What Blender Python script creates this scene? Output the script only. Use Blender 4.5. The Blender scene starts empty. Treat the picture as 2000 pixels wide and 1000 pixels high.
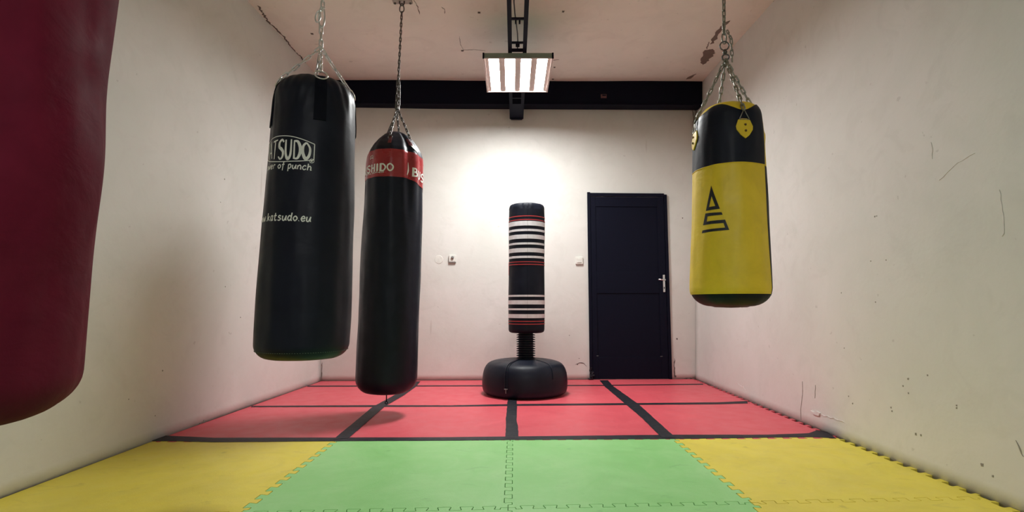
import bpy, bmesh, math, random
from mathutils import Vector, Matrix, noise
random.seed(7)
sc = bpy.context.scene
C = sc.collection
PI = math.pi

# ------------------------------------------------------------------ camera
F, PITCH, CH = 1000.0, math.radians(5.5), 0.79
cam_d = bpy.data.cameras.new('camera'); cam = bpy.data.objects.new('camera', cam_d)
C.objects.link(cam); sc.camera = cam
cam.location = (0, 0, CH); cam.rotation_euler = (PI/2 + PITCH, 0, 0)
cam_d.sensor_fit = 'HORIZONTAL'; cam_d.sensor_width = 36; cam_d.lens = 36*F/2000
cam_d.clip_start = 0.02

def at(px, py, Y):
    """measured photo point at depth Y -> place in the room (metres)"""
    a = (px-1000)/F; b = (500-py)/F
    d = Vector((a, math.cos(PITCH)-b*math.sin(PITCH), math.sin(PITCH)+b*math.cos(PITCH)))
    return Vector((0, 0, CH)) + d*(Y/d.y)

def onz(px, py, z=0.0):
    a = (px-1000)/F; b = (500-py)/F
    d = Vector((a, math.cos(PITCH)-b*math.sin(PITCH), math.sin(PITCH)+b*math.cos(PITCH)))
    return Vector((0, 0, CH)) + d*((z-CH)/d.z)

# ------------------------------------------------------------------ materials
def newmat(name):
    m = bpy.data.materials.new(name); m.use_nodes = True
    nt = m.node_tree; b = nt.nodes['Principled BSDF']
    return m, nt, b
def ramp(nt, src, stops, interp='LINEAR'):
    r = nt.nodes.new('ShaderNodeValToRGB'); r.color_ramp.interpolation = interp
    el = r.color_ramp.elements
    while len(el) > 2: el.remove(el[-1])
    el[0].position, el[0].color = stops[0][0], (*stops[0][1], 1)
    el[1].position, el[1].color = stops[1][0], (*stops[1][1], 1)
    for p, c in stops[2:]:
        e = el.new(p); e.color = (*c, 1)
    nt.links.new(src, r.inputs[0]); return r.outputs[0]
def nz(nt, scale, detail=3, rough=.5, dist=0, vec=None, mapscale=None):
    tc = nt.nodes.new('ShaderNodeTexCoord'); n = nt.nodes.new('ShaderNodeTexNoise')
    n.inputs['Scale'].default_value = scale; n.inputs['Detail'].default_value = detail
    n.inputs['Roughness'].default_value = rough; n.inputs['Distortion'].default_value = dist
    s = tc.outputs['Object']
    if mapscale:
        mp = nt.nodes.new('ShaderNodeMapping'); mp.inputs['Scale'].default_value = mapscale
        nt.links.new(s, mp.inputs[0]); s = mp.outputs[0]
    nt.links.new(s, n.inputs['Vector']); return n.outputs[0]
def mix(nt, fac, a, b, mode='MIX'):
    m = nt.nodes.new('ShaderNodeMix'); m.data_type = 'RGBA'; m.blend_type = mode
    for sock, v in ((m.inputs[0], fac), (m.inputs[6], a), (m.inputs[7], b)):
        if hasattr(v, 'is_linked'): nt.links.new(v, sock)
        elif isinstance(v, (int, float)): sock.default_value = v
        else: sock.default_value = (*v, 1)
    return m.outputs[2]
def bump(nt, b, h, strength=.3, dist=.01, prev=None):
    n = nt.nodes.new('ShaderNodeBump'); n.inputs['Strength'].default_value = strength
    n.inputs['Distance'].default_value = dist; nt.links.new(h, n.inputs['Height'])
    if prev: nt.links.new(prev, n.inputs['Normal'])
    nt.links.new(n.outputs[0], b.inputs['Normal']); return n.outputs[0]

def plaster(name, c1, c2, c3, speck=.5):
    m, nt, b = newmat(name)
    col = ramp(nt, nz(nt, 1.3, 5, .6, .6), [(.34, c1), (.66, c2)])
    col = mix(nt, ramp(nt, nz(nt, 4.2, 6, .65, 1.2), [(.5, (0,)*3), (.72, (.75,)*3)]), col, c3)
    # small dark nicks in the paint
    col = mix(nt, ramp(nt, nz(nt, 21, 2, .4, .3), [(.755, (0,)*3), (.775, (speck*.5,)*3)]), col, (.30, .27, .23))
    # thin scratches
    col = mix(nt, ramp(nt, nz(nt, 9, 1, .4, 0, mapscale=(1, 1, .12)), [(.775, (0,)*3), (.80, (.35,)*3)]), col, (.42, .38, .33))
    nt.links.new(col, b.inputs['Base Color']); b.inputs['Roughness'].default_value = .62
    b.inputs['Specular IOR Level'].default_value = .35
    n1 = bump(nt, b, nz(nt, 2.2, 4, .5, .4), .25, .03)
    bump(nt, b, nz(nt, 45, 5, .6), .10, .006, n1)
    return m
M_WALL = plaster('wall_plaster', (.745, .725, .695), (.68, .675, .635), (.66, .645, .61))
M_CEIL = plaster('ceiling_plaster', (.84, .785, .72), (.78, .74, .68), (.74, .69, .63), .35)

def leather(name, base, rough=.38, bs=.12, tone=None, scale=70, fold=.0, spec=.5):
    m, nt, b = newmat(name)
    t = tone or tuple(v*1.35+.002 for v in base)
    nt.links.new(ramp(nt, nz(nt, 7, 5, .6, .5), [(.38, base), (.7, t)]), b.inputs['Base Color'])
    nt.links.new(ramp(nt, nz(nt, 11, 4), [(.3, (rough-.06,)*3), (.7, (rough+.08,)*3)]), b.inputs['Roughness'])
    b.inputs['Specular IOR Level'].default_value = spec
    p = bump(nt, b, nz(nt, scale*4, 2), bs, .002)
    if fold: bump(nt, b, nz(nt, 5.5, 4, .55, .5, mapscale=(1, 1, 1.6)), fold, .03, p)
    return m
M_BLK = leather('black_vinyl', (.0030, .0050, .013), .55, spec=.22)
M_BLKG = leather('glossy_black_vinyl', (.0025, .0050, .0135), .44, .05, fold=.08, spec=.24)
M_WEB = leather('black_webbing', (.003, .004, .009), .8, .3, scale=120, spec=.15)
M_RED = leather('dark_red_canvas_vinyl', (.115, .0060, .021), .72, .12, (.150, .008, .027), fold=.22, spec=.15)
M_REDB = leather('red_vinyl_band', (.32, .022, .028), .28, tone=(.38, .03, .035), fold=.2)
M_YEL = leather('yellow_leather', (.86, .62, .026), .48, tone=(.74, .53, .022), scale=60, fold=.15)
M_BASE = leather('black_base_vinyl', (.0035, .0055, .0135), .45, spec=.28)

def simple(name, col, rough=.5, metal=0.0, emit=None, spec=.5):
    m, nt, b = newmat(name)
    c = ramp(nt, nz(nt, 30, 3), [(.35, tuple(v*.88 for v in col)), (.7, col)])
    nt.links.new(c, b.inputs['Base Color']); b.inputs['Roughness'].default_value = rough
    b.inputs['Metallic'].default_value = metal; b.inputs['Specular IOR Level'].default_value = spec
    if emit:
        b.inputs['Emission Color'].default_value = (*emit[0], 1); b.inputs['Emission Strength'].default_value = emit[1]
    return m
M_WHITE = simple('white_print', (.90, .93, .87), .5)
M_SILVER = simple('silver_print', (.84, .85, .88), .38)
M_REDP = simple('red_piping', (.55, .05, .05), .45)
M_CHROME = simple('bright_zinc_steel', (.80, .81, .80), .28, 1.0)
M_STEEL = simple('dull_dark_steel', (.15, .145, .14), .42, 1.0)
M_STEELL = simple('grey_zinc_steel', (.34, .34, .30), .40, 1.0)
M_BPAINT = simple('black_steel_paint', (.0030, .0038, .0125), .7, spec=.12)
M_DOOR = simple('black_door_paint', (.0022, .0030, .0125), .65, spec=.15)
M_SWITCH = simple('white_switch_plastic', (.80, .79, .74), .35)
M_GREYP = simple('grey_plastic', (.22, .22, .21), .5)
M_FIX = simple('dusty_reflector_enamel', (.55, .43, .40), .45)
M_FIXG = simple('grey_green_housing', (.30, .33, .28), .6)
M_TUBE = simple('lit_fluorescent_diffuser', (.9, .9, .9), .5, emit=((.985, 1.0, .985), 52.0))
M_CABLE = simple('black_cable', (.01, .01, .015), .5)
M_RIVET = simple('dark_rivet', (.16, .10, .04), .4, .8)
M_BROWN = simple('exposed_brown_plaster', (.20, .145, .125), .9)
M_SCAR = simple('white_plaster_scar', (.80, .77, .74), .8)
M_CRACK = simple('dark_crack', (.13, .105, .095), .9)
M_NICK = simple('nick_in_paint', (.30, .275, .24), .9)
M_PATCH = simple('rusty_red_patch', (.13, .055, .055), .7)
M_BLOGO = simple('black_leather_applique', (.010, .012, .020), .5)

m, nt, b = newmat('concrete_floor'); M_CONC = m
nt.links.new(ramp(nt, nz(nt, 3, 8, .65), [(.35, (.10, .10, .105)), (.7, (.17, .165, .16))]), b.inputs['Base Color'])
b.inputs['Roughness'].default_value = .9

def foam(name, base, worn, dirt, amt):
    m, nt, b = newmat(name)
    col = mix(nt, ramp(nt, nz(nt, 3.1, 7, .7, .8), [(.42, (0,)*3), (.68, (amt,)*3)]), base, worn)
    col = mix(nt, ramp(nt, nz(nt, 6.5, 6, .7, 1.0, mapscale=(.7, 1.6, 1)), [(.60, (0,)*3), (.70, (.5*amt,)*3)]), col, dirt)
    col = mix(nt, ramp(nt, nz(nt, 34, 2, .4), [(.79, (0,)*3), (.80, (.6,)*3)]), col, tuple(v*.25 for v in base))
    nt.links.new(col, b.inputs['Base Color'])
    nt.links.new(ramp(nt, nz(nt, 8, 4), [(.3, (.36,)*3), (.7, (.5,)*3)]), b.inputs['Roughness'])
    b.inputs['Specular IOR Level'].default_value = .4
    p = bump(nt, b, nz(nt, 160, 3, .6), .25, .003)
    bump(nt, b, nz(nt, 5, 3, .6), .15, .02, p)
    return m
M_MRED = foam('red_foam', (.72, .10, .13), (.78, .13, .16), (.60, .08, .105), .5)
M_MGRN = foam('green_foam', (.31, .69, .24), (.39, .75, .31), (.17, .46, .15), .8)
M_MYEL = foam('yellow_foam', (.84, .71, .085), (.74, .62, .08), (.50, .41, .06), .9)
m, nt, b = newmat('black_tape'); M_TAPE = m
nt.links.new(ramp(nt, nz(nt, 26, 5, .6, .3), [(.4, (.005, .006, .013)), (.80, (.03, .03, .038))]), b.inputs['Base Color'])
b.inputs['Roughness'].default_value = .55; b.inputs['Specular IOR Level'].default_value = .3
bump(nt, b, nz(nt, 40, 4), .35, .004)

# ------------------------------------------------------------------ mesh helpers
def obj(name, bm, mat, parent=None, smooth=False, bevel=0, recalc=True):
    if recalc: bmesh.ops.recalc_face_normals(bm, faces=bm.faces[:])
    me = bpy.data.meshes.new(name); bm.to_mesh(me); bm.free()
    o = bpy.data.objects.new(name, me); C.objects.link(o)
    me.materials.append(mat)
    if smooth:
        for p in me.polygons: p.use_smooth = True
    if bevel:
        md = o.modifiers.new('bevel', 'BEVEL'); md.width = bevel; md.segments = 3; md.limit_method = 'ANGLE'
        md.angle_limit = math.radians(40)
        for p in me.polygons: p.use_smooth = True
        md.harden_normals = True
    if parent is not None:
        o.parent = parent
        bpy.context.view_layer.update()
        o.matrix_parent_inverse = parent.matrix_world.inverted()
    return o
def thing(name, label, cat, loc=(0, 0, 0), group=None):
    o = bpy.data.objects.new(name, None); C.objects.link(o); o.location = loc
    o.empty_display_size = .05
    o['label'] = label; o['category'] = cat
    if group: o['group'] = group
    bpy.context.view_layer.update()
    return o
def tag(o, label, cat, group=None):
    o['label'] = label; o['category'] = cat
    if group: o['group'] = group
    return o
def struct(o):
    o['kind'] = 'structure'; return o
def box(bm, c, s, rot=None):
    r = bmesh.ops.create_cube(bm, size=1)
    for v in r['verts']:
        v.co = Vector((v.co.x*s[0], v.co.y*s[1], v.co.z*s[2]))
        if rot: v.co = rot @ v.co
        v.co += Vector(c)
def tube(bm, pts, r, n=10, closed=False, cap=True):
    pts = [Vector(p) for p in pts]; N = len(pts); rings = []
    up = None
    for i, p in enumerate(pts):
        if closed: t = pts[(i+1) % N]-pts[i-1]
        else: t = pts[min(i+1, N-1)]-pts[max(i-1, 0)]
        t.normalize()
        if up is None:
            up = Vector((0, 0, 1)) if abs(t.z) < .9 else Vector((1, 0, 0))
        x = up-t*up.dot(t)
        if x.length < 1e-5: x = t.orthogonal()
        x.normalize(); y = t.cross(x); up = x
        rr = r[i] if isinstance(r, (list, tuple)) else r
        rings.append([bm.verts.new(p+x*rr*math.cos(2*PI*k/n)+y*rr*math.sin(2*PI*k/n)) for k in range(n)])
    for i in range(N if closed else N-1):
        a, c = rings[i], rings[(i+1) % N]
        off = 0
        if closed and i == N-1:   # align the seam
            off = min(range(n), key=lambda k: (a[0].co-c[k].co).length)
        for k in range(n):
            bm.faces.new((a[k], a[(k+1) % n], c[(k+1+off) % n], c[(k+off) % n]))
    if cap and not closed:
        bm.faces.new(rings[0][::-1]); bm.faces.new(rings[-1])
def lathe(bm, prof, c=(0, 0, 0), n=48, caps=True):
    rings = []
    for r, z in prof:
        if r < 1e-6: rings.append([bm.verts.new((c[0], c[1], c[2]+z))])
        else: rings.append([bm.verts.new((c[0]+r*math.cos(2*PI*k/n), c[1]+r*math.sin(2*PI*k/n), c[2]+z)) for k in range(n)])
    for a, d in zip(rings, rings[1:]):
        for k in range(n):
            if len(a) == 1 and len(d) == 1: continue
            if len(a) == 1: bm.faces.new((a[0], d[(k+1) % n], d[k]))
            elif len(d) == 1: bm.faces.new((a[k], a[(k+1) % n], d[0]))
            else: bm.faces.new((a[k], a[(k+1) % n], d[(k+1) % n], d[k]))
    return rings
def link_chain(bm, p0, p1, pitch=.026, width=.017, wire=.0028, sag=0.0, start=0, n=7, m=16, jit=.0):
    p0, p1 = Vector(p0), Vector(p1); d = p1-p0; L = d.length
    N = max(1, round(L/pitch)); step = L/N
    t = d.normalized(); x0 = t.orthogonal().normalized()
    xr = Vector((1, 0, 0)); xr = xr-t*xr.dot(t)
    if xr.length > .1: x0 = xr.normalized()
    y0 = t.cross(x0)
    for i in range(N):
        u = (i+.5)/N
        c = p0.lerp(p1, u)+Vector((0, 0, -sag*4*u*(1-u)))
        ang = (PI/2 if (i+start) % 2 else 0)+.6+random.uniform(-jit, jit)
        w = x0*math.cos(ang)+y0*math.sin(ang)
        hl = step/2+wire*.95; hw = width/2-wire
        pts = []
        for k in range(m):
            a = 2*PI*k/m
            s = hl-hw
            ca, sa = math.cos(a), math.sin(a)
            pts.append(c+t*((s if ca > 0 else -s)+ca*hw)+w*sa*hw)
        tube(bm, pts, wire, n, closed=True)
def ringm(bm, c, nrm, R, r, n=10, m=32):
    nrm = Vector(nrm).normalized(); x = nrm.orthogonal().normalized(); y = nrm.cross(x); c = Vector(c)
    tube(bm, [c+x*R*math.cos(2*PI*k/m)+y*R*math.sin(2*PI*k/m) for k in range(m)], r, n, closed=True)

# ------------------------------------------------------------------ the room
ZF, ZC = -.022, 3.15           # slab under the mats, ceiling
LW = lambda y, z: -2.108+.043*max(0, y-3.1)+(z/3.2)*(.03-.055*max(0, y-3.6))     # left wall
RW = lambda y, z: 1.962+.003*(y-2)+(z/3.2)*(.075+.027*(max(2.5, y)-3.75))   # right wall (leans out)
CE = lambda y: ZC+.05*max(-.8, y-3.7)                                     # ceiling rises a little to the back
BW = lambda x: 5.55+.038*x                                              # back wall line
YF = -4.0
def grid_surface(name, fn, nu, nv, mat, bmp=.0):
    bm = bmesh.new()
    V = [[bm.verts.new(fn(i/nu, j/nv)) for j in range(nv+1)] for i in range(nu+1)]
    for i in range(nu):
        for j in range(nv):
            bm.faces.new((V[i][j], V[i+1][j], V[i+1][j+1], V[i][j+1]))
    bm.normal_update(); f = next(iter(bm.faces))
    if f.normal.dot(Vector((0, 1.5, 1.5))-f.calc_center_median()) < 0: bmesh.ops.reverse_faces(bm, faces=bm.faces[:])
    o = obj(name, bm, mat, smooth=True, recalc=False)
    md = o.modifiers.new('thick', 'SOLIDIFY'); md.thickness = .15; md.offset = -1
    return struct(o)
def wob(p, a=.006):
    return a*noise.noise(Vector(p)*1.1)+a*.4*noise.noise(Vector(p)*3.3)
def fl_(u, v):
    y = YF+(5.9-YF)*v; return (-2.6+5.2*u, y, ZF)
def flw(u, v):
    y = YF+(BW(LW(5.5, 0))-YF)*v; z = ZF+(ZC+.14-ZF)*u
    return (LW(y, z)+wob((0, y, z)), y, z)
def frw(u, v):
    y = YF+(BW(1.97)-YF)*v; z = ZC+.14-(ZC+.14-ZF)*u
    return (RW(y, z)+wob((5, y, z)), y, z)
def fbw(u, v):
    x = -2.1+4.2*u; z = ZF+(ZC+.14-ZF)*(1-v)
    return (x, BW(x)+wob((x, 9, z)), z)
def ffw(u, v):
    x = 2.2-4.5*u; z = ZF+(ZC+.14-ZF)*(1-v); return (x, YF, z)
def fce(u, v):
    y = 5.9-(5.9-YF)*v; x = -2.25+4.5*u
    return (x, y, CE(y)+wob((x, y, 3), .008))
# orientation: solidify grows away from the room
fl = grid_surface('floor', fl_, 4, 6, M_CONC)
wl = grid_surface('wall_left', flw, 40, 90, M_WALL)
wr = grid_surface('wall_right', frw, 40, 90, M_WALL)
wb = grid_surface('wall_back', fbw, 60, 40, M_WALL)
wf = grid_surface('wall_front', ffw, 8, 8, M_WALL)
ce = grid_surface('ceiling', fce, 50, 90, M_CEIL)

# --- ragged marks on the plaster: thin raised or dark pieces with their own outline
def blotch(name, parent, mat, pts, depth, nrm, jit=.3, sub=5):
    """closed outline (world points) pushed out 'depth' along nrm"""
    bm = bmesh.new(); P = []
    pts = [Vector(p) for p in pts]; n = Vector(nrm).normalized(); N = len(pts)
    for i in range(N):
        a, b_ = pts[i], pts[(i+1) % N]; e = b_-a
        s = e.cross(n).normalized()
        for k in range(sub):
            u = k/sub
            P.append(a+e*u+s*e.length*random.uniform(-jit, jit)*(.5 if k else .15))
    top = [bm.verts.new(p+n*depth) for p in P]; bot = [bm.verts.new(p-n*.004) for p in P]
    f = bm.faces.new(top); bm.faces.new(bot[::-1])
    for i in range(len(P)):
        j = (i+1) % len(P); bm.faces.new((top[j], top[i], bot[i], bot[j]))
    bm.normal_update(); bmesh.ops.triangulate(bm, faces=bm.faces[:])
    return obj(name, bm, mat, parent)
def streak(name, parent, mat, pts, w, nrm, depth=.001):
    """a jagged thin line"""
    bm = bmesh.new(); n = Vector(nrm).normalized(); pts = [Vector(p) for p in pts]
    Q = []
    for a, b_ in zip(pts, pts[1:]):
        m_ = max(2, int((b_-a).length/.02))
        for k in range(m_): Q.append(a.lerp(b_, k/m_))
    Q.append(pts[-1]); L = []
    for i, q in enumerate(Q):
        t = (Q[min(i+1, len(Q)-1)]-Q[max(i-1, 0)]).normalized(); s = t.cross(n).normalized()
        j = s*random.uniform(-1, 1)*w*.9; ww = w*random.uniform(.25, 1)*(1 if 0 < i < len(Q)-1 else .15)
        L.append([bm.verts.new(q+j+s*sg*ww+n*dz) for sg, dz in ((-1, depth), (1, depth), (1, -.004), (-1, -.004))])
    for a, b_ in zip(L, L[1:]):
        for k in range(4): bm.faces.new((a[k], a[(k+1) % 4], b_[(k+1) % 4], b_[k]))
    bm.faces.new(L[0]); bm.faces.new(L[-1][::-1])
    return obj(name, bm, mat, parent)
DN = (0, 0, -1)
def cz(px, py):
    p = onz(px, py, ZC)
    for _ in range(4): p = onz(px, py, CE(p.y))
    p.z = CE(p.y)+wob((p.x, p.y, 3), .008)-.001; return p
blotch('peeled_patch', ce, M_BROWN, [cz(1426, 40), cz(1414, 44), cz(1396, 64), cz(1387, 86), cz(1394, 84), cz(1408, 62)], .003, DN, .12)
blotch('peeled_patch', ce, M_BROWN, [cz(1392, 96), cz(1376, 98), cz(1368, 118), cz(1372, 127), cz(1384, 118), cz(1397, 103)], .003, DN, .2)
blotch('peeled_patch', ce, M_BROWN, [cz(1360, 144), cz(1344, 151), cz(1340, 155), cz(1350, 153)], .003, DN, .1)
streak('ceiling_crack', ce, M_BROWN, [cz(1384, 82), cz(1380, 97)], .006, DN)
streak('corner_crack', ce, M_CRACK, [cz(1512, 2), cz(1490, 34), cz(1462, 60), cz(1436, 92), cz(1410, 118)], .009, DN, .002)
streak('corner_crack', ce, M_CRACK, [cz(504, 10), cz(524, 42), cz(552, 70), cz(572, 96), cz(588, 112), cz(600, 130)], .009, DN, .002)
streak('ceiling_crack', ce, M_CRACK, [cz(900, 98), cz(926, 97), cz(948, 99)], .0022, DN)
streak('ceiling_crack', ce, M_CRACK, [cz(897, 70), cz(899, 86), cz(905, 98)], .0022, DN)
streak('ceiling_crack', ce, M_CRACK, [cz(808, 0), cz(816, 14), cz(820, 28)], .004, DN)
streak('ceiling_crack', ce, M_CRACK, [cz(862, 14), cz(868, 18), cz(868, 27)], .004, DN)
streak('ceiling_crack', ce, M_CRACK, [cz(1078, 117), cz(1092, 116)], .005, DN)
for px, py in ((936, 24), (903, 99), (1083, 131), (1100, 22), (609, 66), (1080, 154)):
    p = cz(px, py); blotch('paint_nick', ce, M_CRACK, [p+Vector((-.01, -.012, 0)), p+Vector((.012, -.008, 0)), p+Vector((.008, .014, 0)), p+Vector((-.01, .01, 0))], .002, DN, .3, 3)
def onwall(px, py, W, lo=.3, hi=6):
    """photo point on a side wall"""
    for _ in range(50):
        mid = (lo+hi)/2; p = at(px, py, mid)
        if abs(p.x) > abs(W(mid, p.z)): hi = mid
        else: lo = mid
    return p
RN, LN, BN = (-1, 0, -.02), (1, 0, 0), (.03, -1, 0)
def rwp(px, py):
    p = onwall(px, py, RW); p.x = RW(p.y, p.z)+wob((5, p.y, p.z))-.0012; return p
def lwp(px, py):
    p = onwall(px, py, LW); p.x = LW(p.y, p.z)+wob((0, p.y, p.z))+.0012; return p
def bwp(px, py):
    p = at(px, py, 5.55); p = at(px, py, BW(p.x)); p.y = BW(p.x)+wob((p.x, 9, p.z))-.0012; return p
streak('plaster_scar', wr, M_SCAR, [rwp(1586, 802), rwp(1600, 809), rwp(1650, 824)], .006, RN, .0012)
blotch('plaster_scar', wr, M_SCAR, [rwp(1584, 801), rwp(1602, 807), rwp(1600, 812), rwp(1588, 808)], .007, RN, .15, 3)
streak('plaster_scar', wr, M_SCAR, [rwp(1443, 750), rwp(1452, 756), rwp(1458, 766)], .006, RN, .0008)
streak('plaster_crack', wr, M_SCAR, [rwp(1818, 278), rwp(1822, 310)], .004, RN, .0008)
streak('plaster_crack', wr, M_SCAR, [rwp(1955, 370), rwp(1963, 450), rwp(1960, 462)], .003, RN, .0008)
streak('plaster_crack', wr, M_SCAR, [rwp(1835, 352), rwp(1865, 322), rwp(1905, 298)], .003, RN, .0008)
streak('plaster_crack', wr, M_NICK, [rwp(1567, 745), rwp(1567, 770), rwp(1563, 800), rwp(1564, 820)], .0016, RN)
streak('plaster_crack', wr, M_NICK, [rwp(1592, 752), rwp(1591, 778)], .0022, RN)
streak('plaster_crack', wr, M_NICK, [rwp(1985, 860), rwp(1996, 880), rwp(1999, 892)], .003, RN)
for px, py, s in ((1708, 423, 4), (1712, 422, 3), (1709, 590, 3), (1741, 796, 4), (1743, 803, 4), (1869, 792, 4), (1869, 797, 4), (1665, 788, 4), (1657, 774, 3), (1764, 754, 4), (1775, 768, 4), (1790, 848, 6), (1800, 850, 5), (1919, 908, 8), (1940, 930, 5), (1333, 426, 4), (1642, 572, 3), (1648, 680, 3), (1700, 510, 3), (1730, 508, 3), (1774, 740, 5), (1812, 733, 4)):
    if px < 1370: continue
    p = rwp(px, py); s = s*.0006*p.y/2
    blotch('wall_nick', wr, M_NICK, [p+Vector((0, -s, -s)), p+Vector((0, s, -s*1.3)), p+Vector((0, s*1.2, s)), p+Vector((0, -s, s*1.4))], .0004, RN, .25, 3)
for px, py, s in ((318, 724, 4), (252, 780, 3), (303, 812, 3), (440, 560, 3), (438, 350, 3), (430, 395, 2), (398, 823, 8), (390, 829, 6), (470, 620, 3)):
    p = lwp(px, py); s = s*.0006*p.y/2
    blotch('wall_nick', wl, M_NICK, [p+Vector((0, -s, -s)), p+Vector((0, s, -s*1.3)), p+Vector((0, s*1.2, s)), p+Vector((0, -s, s*1.4))], .0004, LN, .25, 3)
for px, py, s in ((1333, 426, 4), (1112, 655, 3), (1131, 700, 3), (1322, 662, 6), (1319, 735, 9), (1340, 741, 6), (1350, 740, 6), (1128, 712, 4)):
    p = bwp(px, py); s = s*.0011
    blotch('wall_nick', wb, M_CRACK, [p+Vector((-s, 0, -s)), p+Vector((s, 0, -s*1.3)), p+Vector((s*1.2, 0, s)), p+Vector((-s, 0, s*1.4))], .0004, BN, .25, 3)
streak('plaster_crack', wb, M_CRACK, [bwp(1124, 712), bwp(1132, 708), bwp(1140, 710), bwp(1146, 716)], .004, BN)
streak('plaster_crack', wb, M_CRACK, [bwp(1352, 212), bwp(1355, 235), bwp(1353, 250)], .005, BN)
streak('corner_crack', wb, M_CRACK, [bwp(629, 742), bwp(628, 725), bwp(629, 708)], .004, BN)
streak('plaster_crack', wb, M_CRACK, [bwp(1318, 700), bwp(1317, 715), bwp(1318, 738)], .006, BN)
streak('plaster_crack', wb, M_CRACK, [bwp(1332, 741), bwp(1345, 739), bwp(1358, 741)], .006, BN)

# ------------------------------------------------------------------ foam mats
colx = [lambda y: LW(y, 0)+.008, lambda y: -1.035+.004*(y-3), lambda y: -.012+.004*(y-3), lambda y: .965+.003*(y-3), lambda y: 1.945+.003*(y-2)]
rowy = [lambda x: 1.075+.05*x, lambda x: 2.095+.052*x, lambda x: 3.118+.02*x, lambda x: 4.170+.042*x, lambda x: 5.165+.032*x, lambda x: BW(x)-.012]
PT = .0915
def teeth(p0, p1, side, amp=.016):
    """jigsaw line between two corners (2D); the same line serves both mats"""
    p0, p1 = Vector(p0), Vector(p1); e = p1-p0; L = e.length; t = e/L; n = Vector((-t.y, t.x))
    N = max(1, round((L-.06)/PT)); out = [p0.copy()]
    st = (L-.06)/N
    out.append(p0+t*.028)
    for k in range(N):
        b0 = .03+k*st
        for u, h in ((.02, -amp), (.24, -amp), (.27, -amp*.8), (.20, amp*.75), (.23, amp), (.77, amp), (.80, amp*.75), (.73, -amp*.8), (.76, -amp), (.98, -amp)):
            uu = u
            out.append(p0+t*(b0+uu*st)+n*h)
    out.append(p1-t*.028); out.append(p1.copy())
    return out
def mat_tile(i, j, mat):
    """column i, row j"""
    bl = None
    def cor(ci, rj):
        x = [-2, -1, 0, 1, 2][ci]
        for _ in range(4):
            y = rowy[rj](x); x = colx[ci](y)
        return Vector((x, y))
    c00, c10, c11, c01 = cor(i, j), cor(i+1, j), cor(i+1, j+1), cor(i, j+1)
    line = lambda a, b_, kind: teeth(a, b_, 0) if kind else [a.lerp(b_, k/6) for k in range(7)]
    bot = line(c00, c10, j > 0)            # seam lines always run +x or +y
    right = line(c10, c11, True)
    top = line(c01, c11, j < 4)
    left = line(c00, c01, i > 0)
    loop = bot[:-1]+right[:-1]+top[::-1][:-1]+left[::-1][:-1]
    # shrink the outline a little so a real gap is left
    N = len(loop); g = .0018; out = []
    for k in range(N):
        a = (loop[k]-loop[k-1]); b_ = (loop[(k+1) % N]-loop[k])
        if a.length < 1e-6: a = b_
        if b_.length < 1e-6: b_ = a
        a = a.normalized(); b_ = b_.normalized()
        na, nb = Vector((-a.y, a.x)), Vector((-b_.y, b_.x))
        nn = na+nb
        if nn.length < .3: nn = na
        nn.normalize(); out.append(loop[k]+nn*g/max(.5, nn.dot(na)))
    bm = bmesh.new()
    c = sum(out, Vector((0, 0)))/N
    tv = [bm.verts.new((p.x, p.y, 0)) for p in out]
    ev = [bm.verts.new((p.x, p.y, -.0012)) for p in out]
    bv = [bm.verts.new((p.x, p.y, -.0215)) for p in out]
    f = bm.faces.new(tv); bm.faces.new(bv[::-1])
    for A, B in ((tv, bv),):
        for k in range(N):
            q = (k+1) % N; bm.faces.new((A[q], A[k], B[k], B[q]))
    for v in ev: bm.verts.remove(v)
    bm.normal_update()
    bmesh.ops.triangulate(bm, faces=[x for x in bm.faces if len(x.verts) > 4])
    for v in bm.verts: v.co.x -= c.x; v.co.y -= c.y
    o = obj('foam_mat', bm, mat); o.location = (c.x, c.y, 0)
    return o
colours = [['y', 'g', 'g', 'y']]*2+[['r']*4]*3
names = {'y': ('yellow', M_MYEL), 'g': ('green', M_MGRN), 'r': ('red', M_MRED)}
where = {
 (0, 0): 'yellow foam mat at the bottom left edge, mostly cut off, nearest the viewer',
 (1, 0): 'green foam mat cut off at the bottom, left of the centre seam, nearest the viewer',
 (2, 0): 'green foam mat cut off at the bottom, right of the centre seam, nearest the viewer',
 (3, 0): 'yellow foam mat strip at the bottom right, in front of the big yellow mat',
 (0, 1): 'large yellow foam mat by the left wall in front of the red mats',
 (1, 1): 'pale green foam mat left of the centre seam, next to the left yellow mat',
 (2, 1): 'green foam mat right of the centre seam, next to the right yellow mat',
 (3, 1): 'worn yellow foam mat by the right wall in front of the red mats',
 (0, 2): 'front red foam mat by the left wall, crossed by a long shadow',
 (1, 2): 'front red foam mat left of the middle tape, in front of the free-standing bag',
 (2, 2): 'front red foam mat right of the middle tape, in front of the free-standing bag',
 (3, 2): 'front red foam mat by the right wall with open jigsaw teeth',
 (0, 3): 'middle-row red foam mat by the left wall, behind the hanging black bags',
 (1, 3): 'middle-row red foam mat under the left half of the free-standing bag base',
 (2, 3): 'middle-row red foam mat under the right half of the free-standing bag base',
 (3, 3): 'middle-row red foam mat by the right wall, in front of the door',
 (0, 4): 'narrow red mat strip along the back wall in the left corner',
 (1, 4): 'narrow red mat strip along the back wall, just left of the free-standing bag',
 (2, 4): 'narrow red mat strip along the back wall between free-standing bag and door',
 (3, 4): 'narrow red mat strip in front of the black door, right corner'}
for j in range(5):
    for i in range(4):
        cn, mm = names[colours[j][i]]
        o = mat_tile(i, j, mm)
        tag(o, where[(i, j)], 'floor mat', 'interlocking foam floor mats')

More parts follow.
